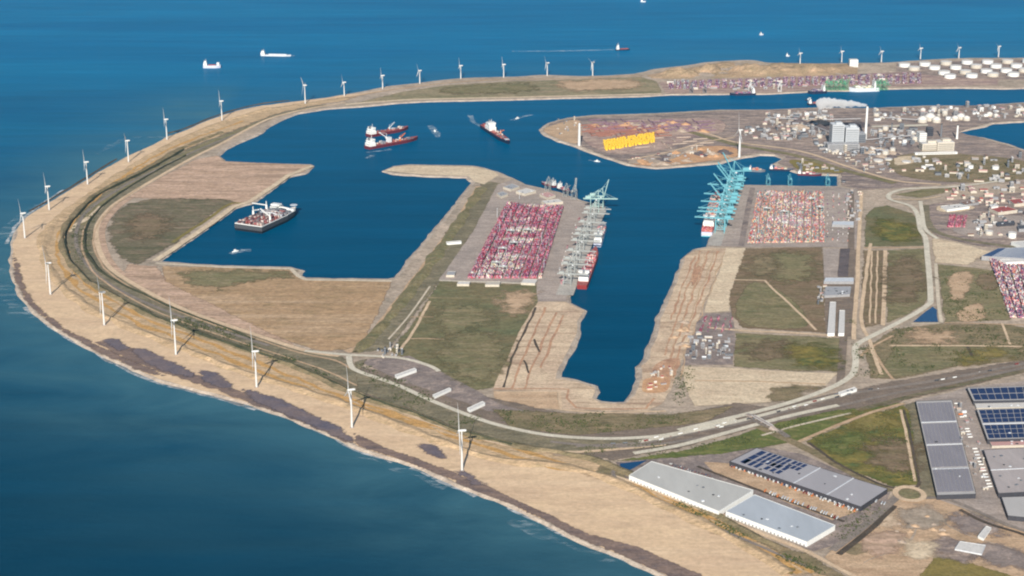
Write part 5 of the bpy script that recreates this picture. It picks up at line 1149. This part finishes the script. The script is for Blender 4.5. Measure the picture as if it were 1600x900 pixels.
# steam drifting off the tall chimney
def plume():
    a = at(1352,217); top = Vector((a.x, a.y, LAND+162)); b = at(1268,214); end = Vector((b.x, b.y-60, LAND+176))
    P = []; F = []; nr, ns = 22, 46
    for i in range(ns+1):
        q = i/ns; c = top.lerp(end, q); c.z += 6*math.sin(q*3); r = (5+26*q**0.7)*(1 if q < 0.88 else max(0.03, math.sqrt(max(0, 1-((q-0.88)/0.12)**2))))
        for k in range(nr):
            t_ = 2*math.pi*k/nr; d = Vector((0, math.cos(t_), math.sin(t_)*0.85)); p = c+d*r
            n_ = noise.fractal(p/22, 1.0, 2.0, 4); n2 = noise.noise(p/9)
            P.append(p+d*r*(0.55*n_+0.2*n2)+Vector((n2*5,0,0)))
    for i in range(ns):
        for k in range(nr): F.append((i*nr+k, (i+1)*nr+k, (i+1)*nr+(k+1)%nr, i*nr+(k+1)%nr))
    F.append(tuple(range(nr))); F.append(tuple(reversed([ns*nr+k for k in range(nr)])))
    m = bpy.data.materials.new('steam'); m.use_nodes = True; t = m.node_tree; t.nodes.clear(); o = t.nodes.new('ShaderNodeOutputMaterial'); v = t.nodes.new('ShaderNodeVolumePrincipled')
    v.inputs['Color'].default_value = (0.98,0.98,0.98,1); v.inputs['Density'].default_value = 0.09; t.links.new(v.outputs[0], o.inputs['Volume']); MATS['steam'] = m
    mb = MB(); mb.add(P, F); tag(mb.build('steam_plume', 'steam'), kind='stuff')
plume()
# ------------------------------------------------------------------ yellow foundation pieces and steel tubes on the peninsula
def yellow_piece():
    t = thing('transition_piece', (0,0,0), None, 'steel tower')
    m = MB(); m.lathe([(5.2,0),(5.2,9),(4.6,10),(4.6,13)], 14); m.build('shaft', 'yellow_paint', t)
    m = MB(); m.lathe([(7.5,10),(7.5,10.8)], 14); m.build('platform', 'yellow_paint', t)
    m = MB(); m.beam((5.8,0,0), (5.8,0,10), 1.2); m.build('ladder', 'yellow_paint', t)
    return t
py_ = yellow_piece(); A0, A1, A2, A3 = at(942,222), at(1022,210), at(1022,223), at(946,236)
for i in range(20):
    for j in range(9):
        p = lerpq([A0, A1, A2, A3], (i+0.5)/20, (j+0.5)/9); p += Vector((rnd.uniform(-5,5), rnd.uniform(-6,6), 0)); p.z = LAND+0.8
        place(py_, p, rnd.uniform(0,6), 'bright yellow steel piece standing in the yellow rows on the peninsula', 'yellow steel pieces in rows on the peninsula')
def tube_proto(L, r, mat):
    m = MB(); m.tube([(-L/2,0,r),(L/2,0,r)], [r,r], 12); o = m.build('steel_pipe', mat); return o
k = 0
for mat, lb, reg, n in (('pipe_rust','rusty steel tube lying in the storage rows on the peninsula',(918,1040,196,214),60), ('purple','dull purple steel tube lying in the storage rows on the peninsula',(930,1110,188,206),60), ('tan_roof','dull brown steel tube lying on the peninsula storage ground',(1000,1110,214,232),14)):
    if mat == 'purple': paint('purple', S(120,96,112), 0.6)
    o0 = tube_proto(70, 2.6, mat)
    for i in range(n):
        o = o0 if i == 0 else o0.copy()
        if i: COL.objects.link(o)
        x = reg[0]+(reg[1]-reg[0])*((i*0.618)%1); y = reg[2]+(reg[3]-reg[2])*(i/n)
        o.location = at(x, y, LAND+0.8); o.rotation_euler = (0,0,R(12)+rnd.choice((0,0,0.05,1.5))); tag(o, lb, 'pipe', lb.split(' lying')[0]+'s on the peninsula')
# ------------------------------------------------------------------ scattered works buildings
def shed_proto(wall, roof, kind):
    t = thing({'flat':'works_shed','gable':'gabled_shed','tall':'works_block'}[kind], (0,0,0), None, 'shed' if kind != 'tall' else 'building')
    if kind == 'gable':
        m = MB(); m.add([(-5,-5,0),(5,-5,0),(5,5,0),(-5,5,0),(-5,-5,6),(5,-5,6),(5,5,6),(-5,5,6),(-5,0,8.8),(5,0,8.8)], [(0,1,5,4),(2,3,7,6),(1,2,6,9,5),(3,0,4,8,7)]); m.build('wall', wall, t)
        m = MB(); m.add([(-5.2,-5.3,5.9),(5.2,-5.3,5.9),(5.2,0,9.1),(-5.2,0,9.1),(-5.2,5.3,5.9),(5.2,5.3,5.9)], [(0,1,2,3),(3,2,5,4)]); m.build('roof', roof, t)
    else:
        h = 7 if kind == 'flat' else 20
        m = MB(); m.box((0,0,-0.5), (10,10,h+0.5)); b = m.build('wall', wall, t)
        m = MB(); m.box((0,0,h), (9.8,9.8,0.5)); m.box((1.5,1,h+0.5), (2,2,1.5)); m.build('roof', roof, t)
        m = MB(); m.box((0,-5.05,0), (3,0.1,4)); m.build('door', 'dark_grey', b)
        if kind == 'tall':
            m = MB()
            for z in (4,9,14): m.box((0,-5.06,z), (9,0.12,1.6)); m.box((-5.06,0,z), (0.12,9,1.6))
            m.build('window_band', 'window_glass', b)
    return t
KIND = {'flat':'flat', 'gable':'gabled', 'tall':'tall'}
PROTO = {}
DIST = [  # polygon, number, size range, where, wall/roof choices
 ([(1190,178),(1300,174),(1300,190),(1250,200),(1195,196)], 30, (18,50), 'between the giant turbine and the power works', 'mix'),
 ([(1150,200),(1280,202),(1300,214),(1250,222),(1170,216)], 26, (18,55), 'beside the long road across the peninsula', 'mix'),
 ([(1360,172),(1600,164),(1600,182),(1540,188),(1370,190)], 40, (16,50), 'along the channel bank behind the plants', 'pale'),
 ([(1360,204),(1430,200),(1430,226),(1370,232)], 20, (20,55), 'between the two power plants', 'grey'),
 ([(1270,222),(1300,225),(1400,236),(1380,244),(1290,240)], 22, (16,48), 'in front of the tall boiler houses', 'grey'),
 ([(1420,244),(1600,246),(1600,288),(1500,284),(1430,268)], 24, (18,60), 'on the scrubby plain in front of the cream plant', 'mix'),
 ([(1300,238),(1400,252),(1420,274),(1340,268)], 16, (14,40), 'beside the diagonal road in front of the power works', 'mix'),
 ([(1470,296),(1640,292),(1640,318),(1530,322),(1480,312)], 26, (18,55), 'behind the round works plain', 'red'),
 ([(1520,334),(1640,326),(1640,370),(1560,376),(1516,368)], 20, (14,42), 'on the round works plain', 'mix'),
 ([(1240,252),(1305,262),(1310,270),(1250,266)], 10, (14,36), 'on the inner bank of the short dock', 'mix'),
 ([(1320,296),(1345,300),(1342,345),(1322,345)], 12, (12,30), 'beside the gates of the right terminal', 'mix'),
 ([(1080,522),(1140,524),(1140,560),(1072,562)], 22, (10,34), 'in the builders yard beside the sandy quay', 'grey'),
 ([(1040,130),(1140,124),(1430,116),(1430,128),(1200,140),(1050,142)], 44, (16,50), 'behind the far channel quay', 'purple'),
 ([(588,548),(620,540),(632,556),(596,560)], 9, (8,22), 'near the fork of the pale road', 'grey'),
 ([(1486,628),(1508,626),(1532,700),(1548,766),(1530,768),(1500,690)], 14, (8,20), 'between the dark solar hall and the blue solar halls', 'pale'),
 ([(1280,440),(1290,448),(1286,480),(1276,478)], 7, (8,22), 'at the edge of the brown field by the rail halls', 'mix'),
 ([(1020,578),(1052,566),(1046,606),(1012,612)], 8, (10,26), 'on the rust-coloured corner of the sandy quay', 'rust'),
 ([(870,186),(905,186),(905,212),(870,210)], 7, (10,26), 'at the rounded tip of the peninsula', 'mix'),
 ([(985,248),(1110,230),(1140,240),(1040,254)], 14, (10,30), 'among the ochre heaps on the peninsula shore', 'rust')]
PALS = {'mix': [('grey_wall','white_roof','white-roofed'),('grey_wall','tan_roof','tan-roofed'),('steel','dark_roof','dark-roofed'),('grey_wall','tan_roof','tan-roofed'),('grey_wall','grey_roof','grey-roofed'),('cream_wall','brown_roof','brown-roofed'),('grey_wall','dark_roof','dark-roofed'),('cream_wall','pink_roof','pinkish-roofed')],
        'pale': [('cream_wall','white_roof','white-roofed'),('grey_wall','tan_roof','tan-roofed'),('grey_wall','pink_roof','pinkish-roofed'),('white_paint','pale_grey','pale-roofed'),('grey_wall','grey_roof','grey-roofed')],
        'grey': [('grey_wall','grey_roof','grey-roofed'),('steel','dark_roof','dark-roofed'),('grey_wall','dark_roof','dark-roofed'),('steel','pale_grey','pale-roofed'),('cream_wall','white_roof','white-roofed')],
        'red': [('cream_wall','red_roof','red-roofed'),('cream_wall','pink_roof','pinkish-roofed'),('grey_wall','grey_roof','grey-roofed'),('cream_wall','white_roof','white-roofed')],
        'purple': [('grey_wall','pink_roof','pinkish-roofed'),('grey_wall','dark_roof','dark-roofed'),('cream_wall','white_roof','white-roofed'),('grey_wall','grey_roof','grey-roofed')],
        'rust': [('cream_wall','red_roof','red-roofed'),('grey_wall','brown_roof','brown-roofed'),('cream_wall','white_roof','white-roofed')]}
def inside(p, poly):
    c = False; n = len(poly)
    for i in range(n):
        a, b = poly[i], poly[i-1]
        if (a[1] > p[1]) != (b[1] > p[1]) and p[0] < (b[0]-a[0])*(p[1]-a[1])/(b[1]-a[1])+a[0]: c = not c
    return c
used_s = set(); placed = []
for poly, n, (s0, s1), where, pal in DIST:
    xs = [p[0] for p in poly]; ys = [p[1] for p in poly]; got = 0; tries = 0; base_a = rnd.uniform(-0.2,0.3); s0, s1, n = s0*0.55, s1*0.72, int(n*1.8)
    while got < n and tries < 3000:
        tries += 1; q = (rnd.uniform(min(xs),max(xs)), rnd.uniform(min(ys),max(ys)))
        if not inside(q, poly): continue
        p = at(q[0], q[1], LAND+1.2); w_, d = rnd.uniform(s0,s1), rnd.uniform(s0,s1)*0.7; rr = math.hypot(w_,d)*0.5
        if any((p-a).length < rr+b for a, b in placed): continue
        placed.append((p, rr)); wm, rm, rl = rnd.choice(PALS[pal]); kd = rnd.choice(('flat','flat','gable','gable','tall'))
        key = (wm, rm, kd)
        if key not in PROTO: PROTO[key] = shed_proto(wm, rm, kd); o = PROTO[key]
        else: o = clone(PROTO[key])
        o.location = p; o.rotation_euler = (0,0,base_a+rnd.choice((0,0,R(90)))); hs = rnd.uniform(0.8,1.6)*(1.0 if s1 > 30 else 0.7)
        if kd == 'tall': w_, d = w_*0.6, d*0.7
        o.scale = (w_/10, d/10, hs); lb = KIND[kd]+' '+rl+' shed '+where; o['label'] = lb; o['group'] = lb.replace(' shed ',' sheds '); got += 1
# small tanks among the works
tk = {}
for i in range(46):
    poly, _, _, where, _ = DIST[(0,2,3,4,5,1,8)[i%7]]
    for _ in range(60):
        xs = [p[0] for p in poly]; ys = [p[1] for p in poly]; q = (rnd.uniform(min(xs),max(xs)), rnd.uniform(min(ys),max(ys)))
        p = at(q[0], q[1], LAND+1.2)
        if inside(q, poly) and not any((p-a).length < 12+b for a, b in placed): break
    else: continue
    placed.append((p, 12)); cm = ('white_paint','cream_wall')[i%2]
    if cm not in tk:
        tk[cm] = tank('x', (0,500), 11, 11, cm, 'white_roof', None, 'round_tank'); o = tk[cm]
    else: o = clone(tk[cm])
    s = rnd.uniform(0.6,1.4); o.location = p; o.scale = (s,s,s*rnd.uniform(0.8,1.3)); lb = ('small white' if i%2 == 0 else 'small cream')+' round tank '+where; o['label'] = lb; o['group'] = lb.replace('tank','tanks')
# heaps of ore, coal and gravel, and the conveyors between them
def heap(mat, seed):
    m = MB(); V = []; F = []; n = 22; rings = 7
    for j in range(rings):
        q = j/(rings-1)
        for k in range(n):
            a = 2*math.pi*k/n; r = 10*(1-q)*(1+0.25*noise.noise(Vector((math.cos(a)*1.5, math.sin(a)*1.5, seed)))); V.append((r*math.cos(a), r*math.sin(a), 5.5*q*(1+0.2*noise.noise(Vector((math.cos(a)*2, math.sin(a)*2, seed+q*3))))))
    for j in range(rings-1):
        for k in range(n): F.append((j*n+k, j*n+(k+1)%n, (j+1)*n+(k+1)%n, (j+1)*n+k))
    m.add(V, F); return m.build('heap', mat)
HP = {}
for mats, poly, n, (s0, s1), where in ((('coal','gravel_heap'), [(1245,190),(1300,188),(1300,200),(1240,202)], 12, (2,5), 'on the stock ground before the boiler houses'), (('gravel_heap','ochre_heap','coal'), [(985,252),(1050,238),(1130,228),(1146,238),(1080,254),(1020,258)], 26, (1,2.6), 'on the peninsula shore'), (('coal','gravel_heap'), [(1345,236),(1420,226),(1440,238),(1370,250)], 16, (1.5,3.5), 'between the two power plants'), (('gravel_heap','ochre_heap'), [(912,196),(1060,190),(1110,204),(1040,210)], 24, (1.2,2.6), 'in the storage rows on the peninsula'), (('gravel_heap','dry_sand'), [(1060,488),(1092,480),(1070,560),(1046,570)], 8, (0.8,1.6), 'on the sandy quay under construction'), (('dry_sand','gravel_heap'), [(1360,800),(1440,800),(1500,840),(1400,850)], 10, (0.5,1.0), 'on the sandy building plot')):
    xs = [p[0] for p in poly]; ys = [p[1] for p in poly]; got = 0
    while got < n:
        q = (rnd.uniform(min(xs),max(xs)), rnd.uniform(min(ys),max(ys)))
        if not inside(q, poly): continue
        mt = rnd.choice(mats); got += 1
        if mt not in HP: HP[mt] = heap(mt, len(HP)*3.3); o = HP[mt]
        else: o = HP[mt].copy(); COL.objects.link(o)
        s = rnd.uniform(s0,s1); o.location = at(q[0],q[1],LAND+0.9); o.rotation_euler = (0,0,rnd.uniform(0,6)); o.scale = (s*rnd.uniform(1,2.2), s, s*0.8)
        nm = {'coal':'dark','gravel_heap':'grey','ochre_heap':'ochre','dry_sand':'sand-coloured'}[mt]; tag(o, nm+' heap of loose material '+where, 'heap', nm+' heaps '+where)
for a_, b_, lb in (((1262,196),(1305,214),'long conveyor from the dark heaps to the boiler houses'), ((1268,190),(1345,190),'long conveyor along the channel side of the dark heaps'), ((1342,222),(1440,215),'long conveyor between the boiler houses and the cream plant'), ((1380,186),(1438,192),'conveyor from the channel bank to the pale domes'), ((1200,186),(1262,192),'conveyor leading from the channel bank to the dark heaps')):
    p, q = at(*a_), at(*b_); t = thing('conveyor', (p+q)/2, lb, 'conveyor', dirang(p,q)); L = (q-p).length; m = MB(); m.beam((-L/2,0,9), (L/2,0,16), 3.6, 3.4); m.build('gallery', 'grey_roof', t)
    for k in range(max(3, int(L/45))):
        f = (k+0.5)/max(3, int(L/45)); x = -L/2+L*f; m = MB(); m.beam((x,-2,0), (x,0,9+7*f), 1.2); m.beam((x,2,0), (x,0,9+7*f), 1.2); m.build('trestle', 'steel', t)
# lattice towers and masts of the works
def mast(h):
    t = thing('light_mast', (0,0,0), None, 'mast'); m = MB(); m.lathe([(0.9,0),(0.5,h)], 8); m.build('pole', 'pale_grey', t); m = MB(); m.lathe([(2.2,h),(2.2,h+0.8)], 10); m.build('lamp_ring', 'pale_grey', t); return t
pm = mast(36)
for reg, lb in (((900,300,760,300,860,430),'tall thin light mast among the lanes of the left terminal'), ((1170,300,1170,300,1290,380),'tall thin light mast among the lanes of the right terminal')):
    for i in range(10):
        x, y = rnd.uniform(reg[2],reg[4]), rnd.uniform(reg[3]+10,reg[5]); place(pm, at(x,y,LAND+1.5), 0, lb, lb.replace('mast','masts'))
# ------------------------------------------------------------------ vehicles on the estate
def trailer(mat):
    t = thing('truck_trailer', (0,0,0), None, 'trailer')
    m = MB(); m.box((0,0,1.2), (13.2,2.5,2.7)); m.build('box_body', mat, t)
    m = MB(); m.beam((-6.4,0,1.0), (6.4,0,1.0), 1.6, 0.4); m.build('chassis', 'dark_grey', t)
    m = MB()
    for x in (-5.2,-4.0,-2.8):
        for y in (-1.05,1.05): m.tube([(x,y-0.2,0.5),(x,y+0.2,0.5)], [0.5,0.5], 10)
    m.build('wheel_set', 'tyre', t)
    return t
def car(mat):
    t = thing('parked_car', (0,0,0), None, 'car')
    m = MB(); m.box((0,0,0.35), (4.5,1.8,0.6)); m.box((-0.2,0,0.95), (2.6,1.6,0.6), taper=0.8); b = m.build('body', mat, t)
    m = MB(); m.box((-0.2,0,1.02), (2.5,1.64,0.32), taper=0.9); m.build('windows', 'window_glass', b)
    m = MB()
    for x in (-1.4,1.4):
        for y in (-0.8,0.8): m.tube([(x,y-0.12,0.33),(x,y+0.12,0.33)], [0.33,0.33], 10)
    m.build('wheel_set', 'tyre', t)
    return t
VT = {}
def vehicles(fn, px0, px1, n, mats, lb, rz, spread=3.0, skip=0.2):
    a, b = at(px0[0],px0[1],LAND+2.2), at(px1[0],px1[1],LAND+2.2)
    for i in range(n):
        if rnd.random() < skip: continue
        mt = rnd.choice(mats); key = (fn.__name__, mt); p = a.lerp(b, (i+0.5)/n)+Vector((rnd.uniform(-0.4,0.4), rnd.uniform(-spread,spread), 0))
        if key not in VT: VT[key] = fn(mt); o = VT[key]
        else: o = clone(VT[key])
        o.location = p; o.rotation_euler = (0,0,rz+rnd.choice((0,math.pi))+rnd.uniform(-0.04,0.04))
        nm = {'white_paint':'white','pale_grey':'pale grey','orange':'orange','red_hull':'dark red','blue_roof':'blue','dark_grey':'dark grey','steel':'grey'}[mt]
        o['label'] = nm+' '+lb; o['group'] = nm+' '+lb+' (row)'
EST = R(64)
vehicles(trailer, (1142,728), (1338,800), 46, ['white_paint','white_paint','pale_grey','red_hull','orange','blue_roof'], 'truck trailer backed up to the long grey warehouse', EST)
vehicles(trailer, (1190,766), (1310,810), 30, ['white_paint','pale_grey','red_hull','orange'], 'truck trailer parked behind the blue-grey roofed warehouse', EST, 4, 0.3)
vehicles(trailer, (1494,630), (1550,770), 30, ['white_paint','white_paint','pale_grey','orange'], 'truck trailer parked beside the dark solar hall', R(8), 3, 0.25)
vehicles(car, (1046,724), (1110,744), 40, ['white_paint','dark_grey','steel','blue_roof','red_hull'], 'car parked behind the plain pale-roofed warehouse', EST, 3, 0.15)
vehicles(car, (1050,728), (1116,749), 40, ['white_paint','dark_grey','steel','blue_roof','red_hull'], 'car parked in the near row behind the plain pale-roofed warehouse', EST, 3, 0.15)
vehicles(trailer, (1330,770), (1385,789), 12, ['white_paint','pale_grey','blue_roof'], 'truck trailer parked by the roundabout', EST, 3, 0.3)
for (p0, p1, n, lb) in (((1640,559), (900,698), 60, 'on the main corridor road'), ((545,556), (860,680), 18, 'on the pale road behind the beach'), ((1450,400), (1450,470), 8, 'on the pale road between the eastern fields')):
    pass
PATHS = [([(1640,560),(1500,588),(1400,604),(1325,616),(1240,638),(1175,657),(1075,677),(1000,692),(900,697)], 'on the main corridor road', 34), ([(1325,613),(1260,630),(1200,646),(1150,659),(1075,675),(1000,690)], 'on the pale lane of the corridor', 16)]
for pts, lb, n in PATHS:
    P = resample(cr([at(x,y,LAND+2.5) for x,y in pts], 6), 10)
    for i in range(n):
        k = rnd.randint(1, len(P)-2); d = P[k+1]-P[k-1]; s = Vector((d.y,-d.x,0)).normalized()*rnd.choice((-4,4)); mt = rnd.choice(['white_paint','white_paint','steel','dark_grey','red_hull'])
        fn = rnd.choice((car, trailer)); key = (fn.__name__, mt)
        if key not in VT: VT[key] = fn(mt); o = VT[key]
        else: o = clone(VT[key])
        o.location = P[k]+s; o.rotation_euler = (0,0,math.atan2(d.y,d.x)); nm = {'white_paint':'white','steel':'grey','dark_grey':'dark grey','red_hull':'dark red'}[mt]
        l2 = nm+(' car ' if fn is car else ' lorry trailer ')+'driving '+lb; o['label'] = l2; o['group'] = l2+' (traffic)'
# overpass across the corridor
def overpass():
    a, b = at(1176,653), at(1206,670); t = thing('overpass', (a+b)/2, 'grey concrete road bridge crossing the road and rail corridor near the grass triangle', 'bridge', dirang(a,b)); L = (b-a).length
    m = MB(); m.box((0,0,7), (L,11,1.2)); m.build('deck', 'concrete', t)
    for sy in (-1,1):
        m = MB(); m.box((0,sy*5.3,8.2), (L,0.5,1.2)); m.build('parapet', 'pale_grey', t)
    for x in (-0.3,0,0.3):
        m = MB(); m.box((x*L,0,0), (2.5,9,7)); m.build('pier', 'concrete', t)
    for sx in (-1,1):
        m = MB(); m.add([(sx*L*0.5,-5.5,8.2),(sx*L*0.5,5.5,8.2),(sx*L*0.95,5.5,0),(sx*L*0.95,-5.5,0),(sx*L*0.5,-14,0),(sx*L*0.5,14,0)], [(0,1,2,3),(0,3,4),(1,5,2),(0,4,5,1)]); m.build('ramp', 'concrete', t)
overpass()
warehouse('service_building', 'white roadside building at the pale road where it joins the corridor', 'building', [(1310,613),(1335,605),(1339,608),(1314,616)], 8, 'white_paint', 'white_roof', vents=2)
# ------------------------------------------------------------------ low scrub: nobody could count it
def scrub():
    r2 = random.Random(3); mb = MB()
    regs = [([(900,700),(1060,690),(1000,716),(930,720)],60), ([(770,640),(880,645),(1040,648),(1100,660),(900,680),(800,668)],220), ([(1398,514),(1570,506),(1640,520),(1640,556),(1500,570),(1370,588)],320), ([(940,726),(1060,784),(1180,842),(1300,900),(1240,880),(1100,812)],150), ([(1258,690),(1412,635),(1436,756),(1330,734)],160), ([(1470,415),(1556,424),(1578,500),(1480,502)],160), ([(555,566),(640,600),(760,656),(712,668),(600,625)],140), ([(1290,800),(1390,772),(1400,790),(1310,848)],60), ([(1330,500),(1352,512),(1370,585),(1340,590)],80), ([(1060,575),(1078,570),(1086,630),(1050,630)],60), ([(200,470),(400,528),(540,600),(380,545),(250,498)],260), ([(110,360),(150,320),(140,420),(118,410)],110), ([(1420,248),(1600,252),(1600,280),(1440,268)],120), ([(960,720),(1130,690),(1290,645),(1180,690)],120)]
    for poly, n in regs:
        xs = [p[0] for p in poly]; ys = [p[1] for p in poly]; got = 0
        while got < n:
            q = (r2.uniform(min(xs),max(xs)), r2.uniform(min(ys),max(ys)))
            if not inside(q, poly): continue
            p = at(q[0], q[1], LAND+1.5)
            if noise.noise(Vector((p.x/120, p.y/120, 7))) < -0.05: got += 0.34; continue
            got += 1
            for _ in range(r2.randint(3,7)):
                c = p+Vector((r2.gauss(0,7), r2.gauss(0,7), 0)); s = r2.uniform(0.9,2.4); h = s*r2.uniform(0.6,1.2)
                for k in range(7):
                    a = r2.uniform(0,6.28); d = Vector((math.cos(a), math.sin(a), 0)); e = Vector((-d.y, d.x, 0)); o = c+Vector((r2.uniform(-s,s)*0.7, r2.uniform(-s,s)*0.7, h*r2.uniform(0.1,0.9)))
                    mb.add([o-e*s*0.5, o+e*s*0.5, o+e*s*0.3+d*s*0.4+Vector((0,0,s*0.7)), o-e*s*0.35+d*s*0.4+Vector((0,0,s*0.7))], [(0,1,2,3)])
    tag(mb.build('scrub_bushes', 'shrub_leaf'), kind='stuff')
scrub()
# ------------------------------------------------------------------ air
def haze():
    mb = MB(); mb.box((0, 1500, -9.5), (140000, 140000, 1870)); m = bpy.data.materials.new('haze_air'); m.use_nodes = True
    t = m.node_tree; t.nodes.clear(); out = t.nodes.new('ShaderNodeOutputMaterial'); v = t.nodes.new('ShaderNodeVolumePrincipled')
    v.inputs['Color'].default_value = (0.1, 0.6, 1.0, 1); v.inputs['Density'].default_value = 3.5e-6; v.inputs['Anisotropy'].default_value = 0.0
    t.links.new(v.outputs[0], out.inputs['Volume']); MATS['haze_air'] = m
    tag(mb.build('haze', 'haze_air'), kind='stuff')
haze()
